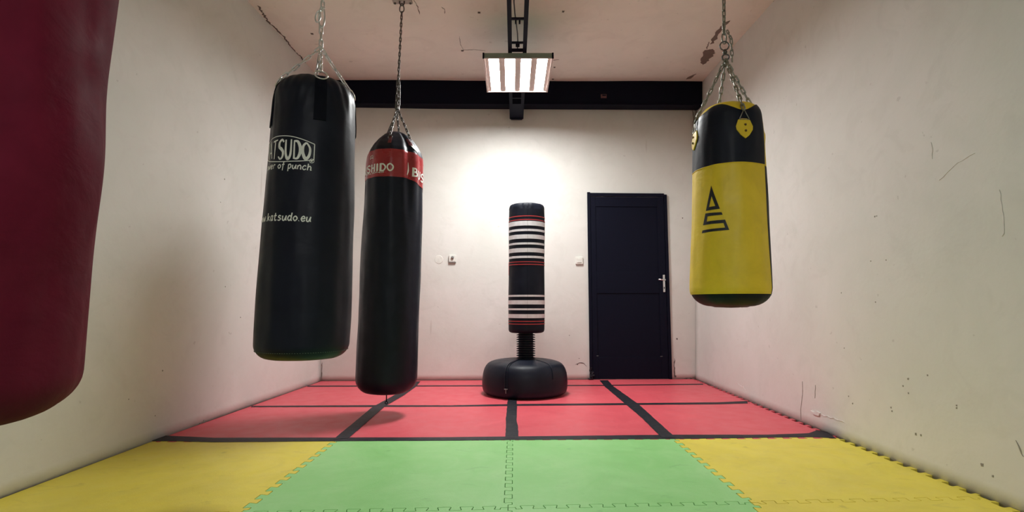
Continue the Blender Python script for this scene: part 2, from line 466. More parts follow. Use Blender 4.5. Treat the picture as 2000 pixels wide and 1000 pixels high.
# tapes: outlines measured on the floor, laid 1.5 mm over the mats
def tape(pts, label, z=.0008, th=.0011, lift=None):
    """pts: list of (left point, right point) pairs in floor metres"""
    bm = bmesh.new(); L = []
    P = []
    for (a, b_), (c, d) in zip(pts, pts[1:]):
        a, b_, c, d = map(Vector, (a, b_, c, d)); n = max(2, int((c-a).length/.05))
        for k in range(n): P.append((a.lerp(c, k/n), b_.lerp(d, k/n)))
    P.append((Vector(pts[-1][0]), Vector(pts[-1][1])))
    for i, (a, b_) in enumerate(P):
        w = .0015
        a = a+Vector((random.uniform(-w, w), random.uniform(-w, w))); b_ = b_+Vector((random.uniform(-w, w), random.uniform(-w, w)))
        row = []
        for p, q in ((a, z+th), (a.lerp(b_, .5), z+th+.0006), (b_, z+th), (b_, z), (a, z)):
            row.append(bm.verts.new((p.x, p.y, q)))
        L.append(row)
    for a, b_ in zip(L, L[1:]):
        for k in range(5): bm.faces.new((a[k], a[(k+1) % 5], b_[(k+1) % 5], b_[k]))
    bm.faces.new(L[0]); bm.faces.new(L[-1][::-1])
    o = obj('floor_tape', bm, M_TAPE, smooth=False)
    return tag(o, label, 'floor tape', 'black tape lines on the mats')
def fp(x, y): p = onz(x, y); return (p.x, p.y)
tape([(fp(296, 862), fp(312, 851)), (fp(340, 862), fp(338, 852)), (fp(420, 864), fp(420, 855.5)), (fp(650, 862), fp(650, 855)), (fp(860, 861), fp(860, 854.5)), (fp(1000, 859.5), fp(1000, 853)), (fp(1320, 857.5), fp(1320, 849.5)), (fp(1500, 855), fp(1500, 849.5)), (fp(1585, 854), fp(1580, 846.5)), (fp(1615, 855.5), fp(1596, 840.5)), (fp(1634, 857), fp(1616, 844.5))],
     'long black tape line across the floor between red mats and green and yellow mats')
tape([(fp(491, 795.3), fp(491, 793)), (fp(740, 795), fp(740, 791.5)), (fp(880, 794.5), fp(880, 792)), (fp(1000, 793), fp(1000, 789.5)), (fp(1240, 791), fp(1240, 787.5)), (fp(1400, 789.8), fp(1400, 786)), (fp(1461, 788.2), fp(1459, 783.5))],
     'second black tape line across the red mats, just in front of the free-standing bag', z=.0004)
tape([(fp(600, 755.5), fp(601, 753.4)), (fp(810, 755), fp(810, 753)), (fp(1180, 753.8), fp(1180, 752)), (fp(1374, 751.4), fp(1372, 749.6))],
     'farthest thin black tape line across the red mats near the back wall', z=.0004)
tape([(fp(651, 859), fp(680, 857)), (fp(727, 796), fp(752, 794)), (fp(769, 773), fp(788, 773)), (fp(801, 757), fp(812, 756)), (fp(810, 745.5), fp(821, 745.5))],
     'scuffed greyish black tape strip running to the back wall left of the free-standing bag', z=.0022)
tape([(fp(987, 857), fp(1013, 857)), (fp(988, 836), fp(1012, 836)), (fp(988, 820), fp(1009, 820)), (fp(990, 800), fp(1010, 798)), (fp(991, 785), fp(1009, 785)), (fp(996, 766), fp(1011, 766)), (fp(1003, 745), fp(1014, 745))],
     'middle black tape strip running under the free-standing bag base', z=.0022)
tape([(fp(1293, 856), fp(1320, 856)), (fp(1255, 818), fp(1280, 820)), (fp(1226, 793), fp(1247, 790)), (fp(1183, 757), fp(1198, 755)), (fp(1171, 743.5), fp(1187, 743))],
     'black tape strip running diagonally to the left foot of the black door', z=.0022)

# ------------------------------------------------------------------ beams
def beam_x(z, side): return (LW(5.4, z)+.004) if side < 0 else (RW(5.4, z)-.004)
YB, ZB = 5.375, 2.962
def beam_box(bm, y0f, depth, z0, z1):
    vs = []
    for z in (z0, z1):
        for sd, dpt in ((-1, 0), (1, 0), (1, depth), (-1, depth)):
            x = beam_x(z, sd); vs.append(bm.verts.new((x, y0f+.012*x+dpt, z)))
    for q in ((0, 3, 2, 1), (4, 5, 6, 7), (0, 1, 5, 4), (1, 2, 6, 5), (2, 3, 7, 6), (3, 0, 4, 7)): bm.faces.new([vs[k] for k in q])
bm = bmesh.new(); beam_box(bm, YB+.012, .14, ZB+.004, CE(5.4)+.012)
beam = obj('ceiling_beam', bm, M_BPAINT)
tag(beam, 'wide black steel beam crossing the ceiling at the back wall', 'beam')
bm = bmesh.new(); beam_box(bm, YB-.004, .09, ZB, ZB+.014)
obj('flange_lip', bm, M_BPAINT, beam, bevel=.003)
p = at(1179, 188, YB+.010+.012)
bm = bmesh.new(); box(bm, p, (.062, .012, .042)); obj('rust_patch', bm, M_PATCH, beam)
bm = bmesh.new(); box(bm, p+Vector((.004, -.007, .008)), (.04, .004, .012)); obj('rust_patch', bm, M_BPAINT, beam)

XT = .047; ZT = 2.85
lt = thing('lattice_girder', 'narrow black ladder-like steel girder running along the ceiling above the lamp', 'girder', (XT, 3, ZT))
def xt(y): return .040+.0045*(y-3.2)
for s in (-1, 1):
    bm = bmesh.new()
    y0, y1 = -3.95, 5.52
    P = []
    for y in (y0, 2.9, 5.29, 5.36, y1):
        c = xt(y)
        P.append([bm.verts.new(q) for q in ((c+s*.076, y, ZT), (c+s*.044, y, ZT), (c+s*.044, y, ZT+.006), (c+s*.068, y, ZT+.012), (c+s*.068, y, ZT+.055), (c+s*.076, y, ZT+.055))])
    for A_, B_ in zip(P, P[1:]):
        for k in range(6): bm.faces.new((A_[k], A_[(k+1) % 6], B_[(k+1) % 6], B_[k]))
    bm.faces.new(P[0]); bm.faces.new(P[-1][::-1])
    r = obj('rail', bm, M_BPAINT, lt)
    # notch round the big beam is hidden behind its face
for y in (-3.3, -2.6, -1.9, -1.2, -.5, .2, .9, 1.6, 2.3, 2.85, 3.19, 3.53, 3.87, 3.99, 4.6, 4.95, 5.10):
    bm = bmesh.new(); box(bm, (xt(y), y, ZT+.008), (.112, .022 if y != 3.99 else .04, .010)); obj('batten', bm, M_BPAINT, lt)
for y in (-2.9, -1.5, -.1, 1.3, 2.7, 4.1, 5.0):
    for s in (-1, 1):
        bm = bmesh.new(); h0, h1 = ZT+.04, CE(y)+.004
        box(bm, (xt(y)+s*.064, y, (h0+h1)/2), (.008, .03, h1-h0)); obj('hanger', bm, M_BPAINT, lt)
bm = bmesh.new(); box(bm, (xt(5.3), 5.30, ZT+.004), (.15, .42, .008)); box(bm, (xt(5.5), 5.50, ZT+.015), (.13, .04, .05))
obj('end_plate', bm, M_BPAINT, lt, bevel=.002)
for k, (y, dx) in enumerate(((3.545, -.014), (3.545, .014), (3.88, -.008), (3.88, .012))):
    bm = bmesh.new(); box(bm, (xt(y)+dx, y+.01, ZT-.004), (.012, .022, .02)); obj('clip', bm, M_BPAINT, lt, bevel=.002)
bm = bmesh.new()
pts = []
for i in range(60):
    y = -3.9+7.95*i/59
    pts.append((xt(y)-.012+.016*math.sin(y*5.1+.4), y, ZT+.045+.012*math.sin(y*3)))
tube(bm, pts, .0045, 8)
tag(obj('power_cable', bm, M_CABLE, smooth=True), 'thin black cable snaking inside the ladder-like girder to the lamp', 'cable')

# ------------------------------------------------------------------ lamps
def fixture(cy, label):
    root = thing('ceiling_lamp', label, 'ceiling lamp', (XT+.003, cy, ZT), 'fluorescent ceiling lamps')
    w, l, h = .56, .66, .050; cx = XT+.003; zb = ZT-h-.001
    bm = bmesh.new(); box(bm, (cx, cy, ZT-.002-.004), (w, l, .006))
    for s in (-1, 1):
        box(bm, (cx, cy+s*(l/2-.003), ZT-h/2-.003), (w, .006, h-.006)); box(bm, (cx+s*(w/2-.003), cy, ZT-h/2-.003), (.006, l-.012, h-.006))
    obj('housing', bm, M_FIXG, root)
    bm = bmesh.new()    # rim lip
    for s in (-1, 1):
        box(bm, (cx, cy+s*(l/2), zb+.002), (w+.016, .014, .005)); box(bm, (cx+s*(w/2), cy, zb+.002), (.014, l-.014, .005))
    obj('rim', bm, M_FIX, root)
    # reflector ridges between the tubes: shallow inverted V profiles
    open_w, rib = .083, .045
    xs = [cx+(-1.5+k)*(.134) for k in range(4)]
    edges = [cx-w/2+.006]+[v for x in xs for v in (x-open_w/2, x+open_w/2)]+[cx+w/2-.006]
    for k in range(0, 10, 2):
        a, b_ = edges[k], edges[k+1]
        bm = bmesh.new(); m_ = (a+b_)/2
        P = []
        for y in (cy-l/2+.006, cy+l/2-.006):
            P.append([bm.verts.new(q) for q in ((a, y, zb+.020), (a+.001, y, zb+.0085), (m_, y, zb+.0075), (b_-.001, y, zb+.0085), (b_, y, zb+.020))])
        for q in range(5): bm.faces.new((P[0][q], P[0][(q+1) % 5], P[1][(q+1) % 5], P[1][q]))
        bm.faces.new(P[0]); bm.faces.new(P[1][::-1])
        obj('reflector', bm, M_FIX, root)
    for x in xs:
        bm = bmesh.new()
        n = 8; P = []
        for y in (cy-l/2+.012, cy+l/2-.012):
            P.append([bm.verts.new((x+open_w/2*.98*math.cos(PI*q/n), y, zb+.0125-.003*math.sin(PI*q/n))) for q in range(n+1)])
        for q in range(n): bm.faces.new((P[0][q], P[0][q+1], P[1][q+1], P[1][q]))
        bm.faces.new((P[0][0], P[1][0], P[1][n], P[0][n])); bm.faces.new(P[0]); bm.faces.new(P[1][::-1])
        obj('lit_tube', bm, M_TUBE, root, smooth=False)
    for sx in (-1, 1):
        bm = bmesh.new(); box(bm, (cx+sx*(w/2+.004), cy-l/2-.004, ZT-.028), (.014, .010, .05)); obj('corner_clip', bm, M_BPAINT, root, bevel=.002)
        bm = bmesh.new(); box(bm, (cx+sx*.10, cy-l/2+.1, ZT-.001), (.03, .03, .003)); obj('bracket', bm, M_BPAINT, root)
    return root
fixture(4.345, 'lit four-tube fluorescent lamp hanging under the black girder')
fixture(-2.0, 'lit four-tube fluorescent lamp under the girder above the viewer')

# ------------------------------------------------------------------ door
def bq(px, py, off=0):
    p = at(px, py, 5.57); p = at(px, py, BW(p.x)-off); return p
dl, dr, dtop = bq(1151, 740).x+.004, bq(1312, 740).x, 2.035
dy = lambda x, o=0: BW(x)-o
def slab(bm, x0, x1, z0, z1, f, t):
    """board on the back wall: front face 'f' in front of the wall line, thickness t"""
    vs = []
    for o in (f, f-t):
        for x, z in ((x0, z0), (x1, z0), (x1, z1), (x0, z1)): vs.append(bm.verts.new((x, BW(x)-o, z)))
    for q in ((0, 1, 2, 3), (7, 6, 5, 4), (0, 4, 5, 1), (1, 5, 6, 2), (2, 6, 7, 3), (3, 7, 4, 0)): bm.faces.new([vs[k] for k in q])
door = bpy.data.objects.new('door_1', None); C.objects.link(door); door.location = ((dl+dr)/2, dy((dl+dr)/2), 0); struct(door)
door['label'] = 'black painted two-panel door in the back wall'
bpy.context.view_layer.update()
fw = .032
for a in ((dl, dl+fw, 0.001, dtop), (dr-fw, dr, 0.001, dtop-.02), (dl+fw, dr-fw, dtop-.045, dtop-.008)):
    bm = bmesh.new(); slab(bm, *a, .022, .03); obj('frame', bm, M_DOOR, door, bevel=.003)
x0, x1 = dl+fw+.003, dr-fw-.003
bm = bmesh.new(); slab(bm, x0, x1, .006, dtop-.05, .008, .014); leaf = obj('door_leaf', bm, M_DOOR, door)
# stiles and rails on the leaf leave two sunk panels
sw = .055
zz = bq(1230, 573).z
for a in ((x0, x0+sw, .006, dtop-.05), (x1-sw*1.4, x1, .006, dtop-.05), (x0+sw, x1-sw*1.4, .006, .235), (x0+sw, x1-sw*1.4, zz, zz+.24), (x0+sw, x1-sw*1.4, dtop-.16, dtop-.05)):
    bm = bmesh.new(); slab(bm, *a, .016, .010); obj('rail', bm, M_DOOR, leaf, bevel=.003)
for px, py, l in ((1167, 695, .02), (1292, 696, .025)):
    p = bq(px, py, .016); bm = bmesh.new(); slab(bm, p.x-l/2, p.x+l/2, p.z-.002, p.z+.002, .018, .004); obj('paint_chip', bm, M_GREYP, leaf)
# handle
hd = bq(1297, 553, .02)
bm = bmesh.new(); slab(bm, hd.x-.012, hd.x+.012, bq(0, 571).z*0+hd.z-.098, hd.z+.092, .0225, .007); pl = obj('handle_plate', bm, M_CHROME, door, bevel=.004)
hz = bq(1297, 547).z
bm = bmesh.new(); yb_ = dy(hd.x, .02)
tube(bm, [(hd.x, yb_, hz), (hd.x, yb_-.04, hz), (hd.x-.006, yb_-.05, hz), (hd.x-.03, yb_-.052, hz), (hd.x-.075, yb_-.05, hz+.003)], [.010, .010, .010, .0085, .008], 12)
obj('lever', bm, M_CHROME, door, smooth=True)
bm = bmesh.new(); box(bm, (hd.x, yb_-.004, hd.z-.052), (.007, .004, .022)); obj('keyhole', bm, M_BPAINT, door)
# dark lump of tape and debris at the foot of the left jamb
bm = bmesh.new()
for k in range(22):
    px, py = 1152+random.uniform(0, 7)*(.4+k/22), 718+1.1*k
    p = bq(px, py, .026); r_ = random.uniform(.006, .012)*(.6+.6*k/22)
    bmesh.ops.create_icosphere(bm, subdivisions=3, radius=r_, matrix=Matrix.Translation(p) @ Matrix.Rotation(random.uniform(0, 3), 4, 'X') @ Matrix.Diagonal((1.3, .45, 1.8, 1)))
for v in bm.verts:
    v.co += Vector((noise.noise(v.co*70), noise.noise(v.co*70+Vector((9, 0, 0))), noise.noise(v.co*70+Vector((0, 9, 0)))))*.009
    v.co.z = max(v.co.z, .003)
obj('crumpled_tape', bm, M_TAPE, door, smooth=True)

# ------------------------------------------------------------------ switches
p = bq(1131, 509)
sr = thing('light_switch', 'white square light switch to the left of the black door', 'light switch', (p.x, dy(p.x), p.z))
bm = bmesh.new(); slab(bm, p.x-.040, p.x+.040, p.z-.040, p.z+.040, .018, .022); obj('cover_plate', bm, M_SWITCH, sr, bevel=.004)
bm = bmesh.new(); slab(bm, p.x-.025, p.x+.025, p.z-.025, p.z+.025, .024, .008); obj('rocker', bm, M_SWITCH, sr, bevel=.003)
p = bq(884, 505)
sl = thing('wall_socket', 'small white square box with dark knob left of the free-standing bag', 'wall box', (p.x, dy(p.x), p.z))
bm = bmesh.new(); slab(bm, p.x-.037, p.x+.037, p.z-.037, p.z+.037, .026, .030); obj('cover_plate', bm, M_SWITCH, sl, bevel=.004)
bm = bmesh.new()
lathe(bm, [(0, .0), (.013, .0), (.015, -.004), (.015, -.012), (0, -.012)], n=24)
for v in bm.verts: v.co = Vector((p.x+.003+v.co.x, dy(p.x, .026)-.010-v.co.z*-1*.9+.006, p.z+.008+v.co.y))
obj('knob', bm, M_GREYP, sl, smooth=True)
bm = bmesh.new(); slab(bm, p.x-.037, p.x+.037, p.z-.045, p.z-.037, .024, .026); obj('lower_edge', bm, M_GREYP, sl)
p = bq(857, 507)
bm = bmesh.new(); lathe(bm, [(0, 0), (.044, 0), (.047, .003), (.047, .008), (0, .008)], n=40)
for v in bm.verts:
    v.co = Vector((p.x+v.co.x, dy(p.x)-.006+v.co.z, p.z+v.co.y))
tag(obj('cover_disc', bm, M_SWITCH, smooth=False, bevel=.002), 'flat round white junction cover on the wall left of the small square box', 'junction cover')

# ------------------------------------------------------------------ bag machinery
class Bag:
    """a sewn sack hung along a nearly vertical axis; phi = 0 faces the camera, + is to its right"""
    def __init__(s, top, bot, prof, dents=.004, seed=0, folds=None):
        s.top, s.bot = Vector(top), Vector(bot); s.prof = prof; s.seed = seed; s.dents = dents; s.folds = folds
        m = (s.top+s.bot)/2; c = Vector((-m.x, -m.y)).normalized(); s.c = c; s.r = Vector((-c.y, c.x))
        # resample the profile by arc length
        P = [Vector(p) for p in prof]; d = [0]
        for a, b_ in zip(P, P[1:]): d.append(d[-1]+(b_-a).length)
        s.len = d[-1]; s.P = P; s.d = d
    def axis(s, z):
        u = (z-s.bot.z)/(s.top.z-s.bot.z); return s.bot.lerp(s.top, u)
    def rz(s, t):
        t = max(0, min(s.len, t))
        for i in range(len(s.d)-1):
            if t <= s.d[i+1]+1e-9:
                u = (t-s.d[i])/max(1e-9, s.d[i+1]-s.d[i]); return s.P[i].lerp(s.P[i+1], u)
        return s.P[-1].copy()
    def t_of_z(s, z):
        # along the side wall (monotonic)
        for i in range(len(s.d)-1):
            a, b_ = s.P[i], s.P[i+1]
            if a.y >= z >= b_.y and a.y-b_.y > 1e-9:
                return s.d[i]+(a.y-z)/(a.y-b_.y)*(s.d[i+1]-s.d[i])
        return 0
    def pt(s, phi, t, off=0.0):
        phi = (phi+PI) % (2*PI)-PI
        q = s.rz(t); r, z = q.x, q.y
        k = min(1, r/.12)
        v = Vector((math.cos(phi)*2, math.sin(phi)*2, z*2.2+s.seed*7))
        dn = s.dents*(noise.noise(v)*1.4+.6*noise.noise(v*2.1))
        if s.folds: dn += s.folds(phi, t, z)
        r = r+(dn+off)*k
        if k < 1: z += off*(1 if t < s.len/2 else -1)*(1-k)
        d = s.c*math.cos(phi)+s.r*math.sin(phi); a = s.axis(z)
        return Vector((a.x+d.x*r, a.y+d.y*r, z))
    def patch(s, name, mat, parent, p0, p1, t0, t1, off=0, nu=96, nv=60, smooth=True, solid=0, wavy=None):
        """p0,p1 degrees; t0,t1 may be functions of phi"""
        bm = bmesh.new(); full = abs(p1-p0) >= 359.9; rows = []
        f0 = t0 if callable(t0) else (lambda ph: t0); f1 = t1 if callable(t1) else (lambda ph: t1)
        for j in range(nv+1):
            row = []
            for i in range(nu if full else nu+1):
                ph = math.radians(p0+(p1-p0)*i/nu)
                tt = f0(ph)+(f1(ph)-f0(ph))*j/nv
                row.append(bm.verts.new(s.pt(ph, tt, off)))
            rows.append(row)
        n = len(rows[0])
        for a, b_ in zip(rows, rows[1:]):
            for i in range(n if full else n-1):
                bm.faces.new((a[i], b_[i], b_[(i+1) % n], a[(i+1) % n]))
        bmesh.ops.remove_doubles(bm, verts=bm.verts[:], dist=1e-6)
        o = obj(name, bm, mat, parent, smooth=smooth, recalc=full)
        if solid:
            md = o.modifiers.new('thick', 'SOLIDIFY'); md.thickness = solid; md.offset = 1
        return o
    def uz(s, u, z, off=.002):
        """print position: u metres round from phi=0, height z"""
        t = s.t_of_z(z); R = s.rz(t).x
        return s.pt(u/R, t, off)
    def hit(s, px, py):
        """photo point -> (u, z) on the front of the sack"""
        z = 1.2; 
        d = at(px, py, 1.0)-Vector((0, 0, CH))
        for _ in range(8):
            a = s.axis(z); R = s.rz(s.t_of_z(z)).x
            A = d.x**2+d.y**2; B = -2*(d.x*a.x+d.y*a.y); Cc = a.x**2+a.y**2-R*R
            D = max(0, B*B-4*A*Cc); k = (-B-math.sqrt(D))/(2*A)
            h = Vector((0, 0, CH))+d*k; z = h.z
        w = Vector((h.x-a.x, h.y-a.y)); ph = math.atan2(w.dot(s.r), w.dot(s.c))
        return ph*R, z

def poly_print(name, mat, parent, bag, polys, off=.002, step=.012):
    """flat coloured shapes (quads/tris/strips in u,z) lying on the sack; each poly is a list of quads"""
    bm = bmesh.new()
    for a, b_, c, d in polys:
        a, b_, c, d = map(Vector, (a, b_, c, d))
        nu = max(1, int(max((b_-a).length, (c-d).length)/step)); nv = max(1, int(max((d-a).length, (c-b_).length)/step))
        V = [[bm.verts.new(bag.uz(*(a.lerp(b_, i/nu).lerp(d.lerp(c, i/nu), j/nv)), off)) for j in range(nv+1)] for i in range(nu+1)]
        for i in range(nu):
            for j in range(nv): bm.faces.new((V[i][j], V[i+1][j], V[i+1][j+1], V[i][j+1]))
    return obj(name, bm, mat, parent, recalc=True)

def smooth_path(P, n=6):
    if len(P) < 3: return [tuple(map(float, p)) for p in P]
    out = []
    Q = [P[0]]+list(P)+[P[-1]]
    for i in range(1, len(Q)-2):
        for k in range(n):
            t = k/n; r = []
            for c in range(2):
                a, b_, c_, d = Q[i-1][c], Q[i][c], Q[i+1][c], Q[i+2][c]
                r.append(.5*(2*b_+(c_-a)*t+(2*a-5*b_+4*c_-d)*t*t+(3*b_-a-3*c_+d)*t**3))
            out.append(tuple(r))
    out.append(tuple(P[-1])); return out
def strip_quads(path, w0, w1=None, wm=None):
    """ribbon along path; width w0 -> wm -> w1"""
    w1 = w0 if w1 is None else w1; wm = (w0+w1)/2 if wm is None else wm
    P = [Vector(p) for p in path]; L = []; N = len(P)
    for i, p in enumerate(P):
        t = P[min(i+1, N-1)]-P[max(i-1, 0)]
        if t.length < 1e-9: t = Vector((1, 0))
        t.normalize(); n = Vector((-t.y, t.x)); u = i/(N-1)
        w = (w0+(wm-w0)*u*2) if u < .5 else (wm+(w1-wm)*(u-.5)*2)
        L.append((p+n*w/2, p-n*w/2))
    return [(a[0], a[1], b_[1], b_[0]) for a, b_ in zip(L, L[1:])]
# strokes in a unit box: (points, curved?)
G = {
 'K': [([(.12, 0), (.16, 1)], 0), ([(.85, 1), (.2, .48)], 0), ([(.3, .55), (.9, 0)], 0)],
 'A': [([(.0, 0), (.5, 1)], 0), ([(.5, 1), (.95, 0)], 0), ([(.2, .34), (.8, .34)], 0)],
 'T': [([(.0, .93), (1, .97)], 0), ([(.5, .95), (.45, 0)], 0)],
 'S': [([(.9, .85), (.6, .98), (.2, .85), (.2, .62), (.55, .5), (.82, .34), (.75, .1), (.4, .0), (.08, .14)], 1)],
 'U': [([(.1, 1), (.12, .3), (.45, .0), (.82, .25), (.88, 1)], 1)],
 'D': [([(.14, 0), (.14, 1)], 0), ([(.1, .97), (.6, .93), (.92, .5), (.6, .06), (.1, .03)], 1)],
 'O': [([(.5, 1), (.12, .8), (.06, .4), (.4, .02), (.82, .2), (.92, .65), (.5, 1)], 1)],
 'H': [([(.15, 0), (.15, 1)], 0), ([(.85, 0), (.85, 1)], 0), ([(.15, .5), (.85, .5)], 0)],
 'I': [([(.5, 0), (.5, 1)], 0)],
 'B': [([(.15, 0), (.15, 1)], 0), ([(.15, .97), (.7, .9), (.7, .6), (.15, .52)], 1), ([(.15, .52), (.85, .45), (.85, .1), (.15, .03)], 1)],
 'p': [([(.1, .62), (.2, .6), (.2, -.4)], 0), ([(.2, .5), (.55, .66), (.82, .35), (.55, .02), (.2, .12)], 1)],
 'o': [([(.5, .62), (.12, .34), (.5, 0), (.88, .32), (.5, .62)], 1)],
 'w': [([(.02, .6), (.18, .02), (.45, .5)], 1), ([(.45, .5), (.6, .02), (.85, .3), (.92, .62)], 1)],
 'e': [([(.1, .3), (.8, .36), (.5, .64), (.12, .34), (.4, .0), (.9, .12)], 1)],
 'r': [([(.1, .55), (.25, .6), (.25, 0)], 0), ([(.25, .35), (.55, .62), (.85, .52)], 1)],
 'f': [([(.85, .95), (.55, 1), (.45, .6), (.4, -.3)], 1), ([(.1, .58), (.8, .62)], 0)],
 'u': [([(.1, .6), (.15, .1), (.5, .02), (.8, .55)], 1), ([(.8, .62), (.78, .1), (.98, .05)], 1)],
 'n': [([(.15, .6), (.15, 0)], 0), ([(.15, .35), (.5, .64), (.8, .45), (.8, .05), (.98, .05)], 1)],
 'c': [([(.85, .52), (.5, .64), (.12, .32), (.45, .0), (.9, .14)], 1)],
 'h': [([(.18, 1), (.15, 0)], 0), ([(.15, .35), (.5, .64), (.8, .42), (.8, .05), (1, .08)], 1)],
 'k': [([(.18, 1), (.15, 0)], 0), ([(.75, .6), (.25, .28)], 0), ([(.35, .35), (.85, 0)], 0)],
 'a': [([(.75, .6), (.3, .6), (.12, .25), (.4, .0), (.72, .25)], 1), ([(.78, .62), (.75, .1), (.98, .04)], 1)],
 't': [([(.45, .95), (.38, .15), (.6, 0), (.85, .1)], 1), ([(.1, .6), (.8, .62)], 0)],
 's': [([(.8, .52), (.4, .62), (.25, .42), (.75, .22), (.5, .0), (.1, .08)], 1)],
 'd': [([(.72, .5), (.35, .62), (.1, .28), (.4, .0), (.72, .2)], 1), ([(.8, 1), (.76, .1), (.98, .04)], 1)],
 '.': [([(.35, .02), (.55, .06)], 0)],
 'R': [([(.15, 0), (.15, 1)], 0), ([(.15, .97), (.8, .85), (.7, .55), (.15, .5)], 1), ([(.4, .5), (.85, 0)], 0)],
 'E': [([(.15, 0), (.15, 1)], 0), ([(.15, .97), (.85, .97)], 0), ([(.15, .5), (.7, .5)], 0), ([(.15, .03), (.85, .03)], 0)],
 'M': [([(.08, 0), (.12, 1), (.5, .3), (.88, 1), (.92, 0)], 0)],
 'L': [([(.15, 1), (.15, .03), (.85, .03)], 0)],
 'Q': [([(.5, 1), (.12, .8), (.06, .4), (.4, .02), (.82, .2), (.92, .65), (.5, 1)], 1), ([(.6, .25), (.95, -.05)], 0)],
 'P': [([(.15, 0), (.15, 1)], 0), ([(.15, .97), (.8, .85), (.7, .5), (.15, .45)], 1)],
 'N': [([(.1, 0), (.1, 1), (.9, 0), (.9, 1)], 0)],
}
def lettering(txt, u0, z0, cw, h, wt, gap=.12, slant=0, brush=False, serif=False, hfun=None, zfun=None, wide=None):
    """list of quads in (u,z); cw = cell width"""
    out = []; x = u0
    for i, ch in enumerate(txt):
        if ch == ' ': x += cw*.55; continue
        w = cw*({'I': .5, '.': .45, 'w': 1.25}.get(ch, 1))
        hh = hfun((x+w/2)) if hfun else h; zb = zfun(x+w/2) if zfun else z0
        g = lambda q: (x+w*gap/2+q[0]*w*(1-gap)+slant*q[1]*hh, zb+q[1]*hh)
        for P, curved in G[ch]:
            path = smooth_path(P, 5) if curved else P
            path = [g(q) for q in path]
            if brush: out += strip_quads(path, wt*.75, wt*.55, wt*1.35)
            else:
                ww = wt
                if serif and not curved and abs(P[0][0]-P[-1][0]) < .2: ww = wt*1.35
                out += strip_quads(path, ww)
            if serif and not curved and abs(P[0][0]-P[-1][0]) < .2:
                for q in (P[0], P[-1]):
                    a, b_ = g((q[0]-.16, q[1])), g((q[0]+.16, q[1]))
                    out += strip_quads([a, b_], wt*.6)
        x += w
    return out

def curve_prof(pts, n=8):
    """rounded profile through points"""
    return smooth_path(pts, n)

# =================================================================== BAG 1 : big black bag with white lettering
Y1 = 2.35
T1 = at(619, 150, Y1); B1 = at(591, 680, Y1)
zt, zb = 1.835, .553
def prof(zt, zb, R_top, R_mid, R_bot, sh, bc, puff=0.0):
    P = [(0, zt-.006), (R_top*.45, zt-.003)]
    for k in range(9):
        a = PI/2*(1-k/8); P.append((R_top-sh+sh*math.cos(a)*1.0, zt-sh*1.25+sh*1.25*math.sin(a)))
    for k in range(1, 14):
        u = k/14; z = (zt-sh*1.25)+((zb+bc)-(zt-sh*1.25))*u
        r = R_top+(R_mid-R_top)*min(1, u*2)**.7 if u < .5 else R_mid+(R_bot-R_mid)*((u-.5)*2)
        P.append((r+puff*math.sin(PI*u), z))
    for k in range(9):
        a = PI/2*k/8; P.append((R_bot-bc*1.15+bc*1.15*math.cos(a), zb+bc-bc*math.sin(a)))
    P += [(R_bot*.4, zb-.004), (0, zb-.006)]
    return P
def axis_pts(T, B, zt, zb):
    d = (T-B)/(T.z-B.z); return B+d*(zt-B.z), B+d*(zb-B.z)
a1, b1 = axis_pts(T1, B1, zt, zb)
strap1 = [6, 96, 186, 276]
def folds1(phi, t, z):
    f = 0
    if z > 1.62:
        k = min(1, (z-1.62)/.16)
        for s in strap1:
            d = (math.degrees(phi)-s+180) % 360-180
            f += -.007*k*math.exp(-(d/13)**2)
            f += .0022*k*math.sin(abs(d)*.42+z*34)*math.exp(-(abs(d)/40)**2)
    f += .004*math.sin(phi*2+1.2)*math.sin(z*5.2)
    return f
bag1 = Bag(a1, b1, prof(zt, zb, .186, .196, .202, .080, .062), .0045, 1, folds1)
t1 = thing('punching_bag', 'large black punching bag with white lettering hanging beside the left wall on bright chains', 'punching bag', (b1.x, b1.y, zb))
bag1.patch('sack', M_BLKG, t1, 0, 360, 0, bag1.len, 0, nu=200, nv=220)
# strap webbing with D-rings
def strap(bag, phi, z0, z1, w, parent, mat, th=.0035, over=.012):
    R = .195; bm = bmesh.new(); n = 16; rows = []
    ta, tb = bag.t_of_z(z0)-0, bag.t_of_z(z1)
    for i in range(n+1):
        t = ta+(tb-ta)*i/n; row = []
        for j in range(5):
            ph = math.radians(phi)+(j/4-.5)*w/R
            row.append((bag.pt(ph, t, .0012+th), bag.pt(ph, t, -.006)))
        rows.append([bm.verts.new(p[0]) for p in row]+[bm.verts.new(p[1]) for p in row[::-1]])
    m_ = 10
    for a, b_ in zip(rows, rows[1:]):
        for k in range(m_): bm.faces.new((a[k], a[(k+1) % m_], b_[(k+1) % m_], b_[k]))
    bm.faces.new(rows[0]); bm.faces.new(rows[-1][::-1])
    return obj('strap', bm, mat, parent, smooth=False)
hub1 = at(627, 92, Y1); R1 = []
for k, ph in enumerate(strap1):
    strap(bag1, ph, 1.815, 1.60, .053, t1, M_WEB)
    base = bag1.pt(math.radians(ph), bag1.t_of_z(1.806), .010)
    out = Vector((base.x-bag1.axis(1.8).x, base.y-bag1.axis(1.8).y, 0)).normalized(); side = Vector((-out.y, out.x, 0))
    bm = bmesh.new(); cc = base+Vector((0, 0, .010)); up = (Vector((0, 0, 1))-out*.55).normalized()
    pts = [cc+side*.027*math.cos(2*PI*q/28)+up*.026*math.sin(2*PI*q/28) for q in range(28)]
    tube(bm, pts, .0034, 10, closed=True); obj('ring', bm, M_CHROME, t1, smooth=True)
    top = cc+up*.026
    bm = bmesh.new(); link_chain(bm, hub1, top, .036, .020, .0034, .004, k % 2); obj('chain', bm, M_CHROME, t1, smooth=True)
anch1 = at(640, -326, Y1); anch1.z = CE(Y1)-.055
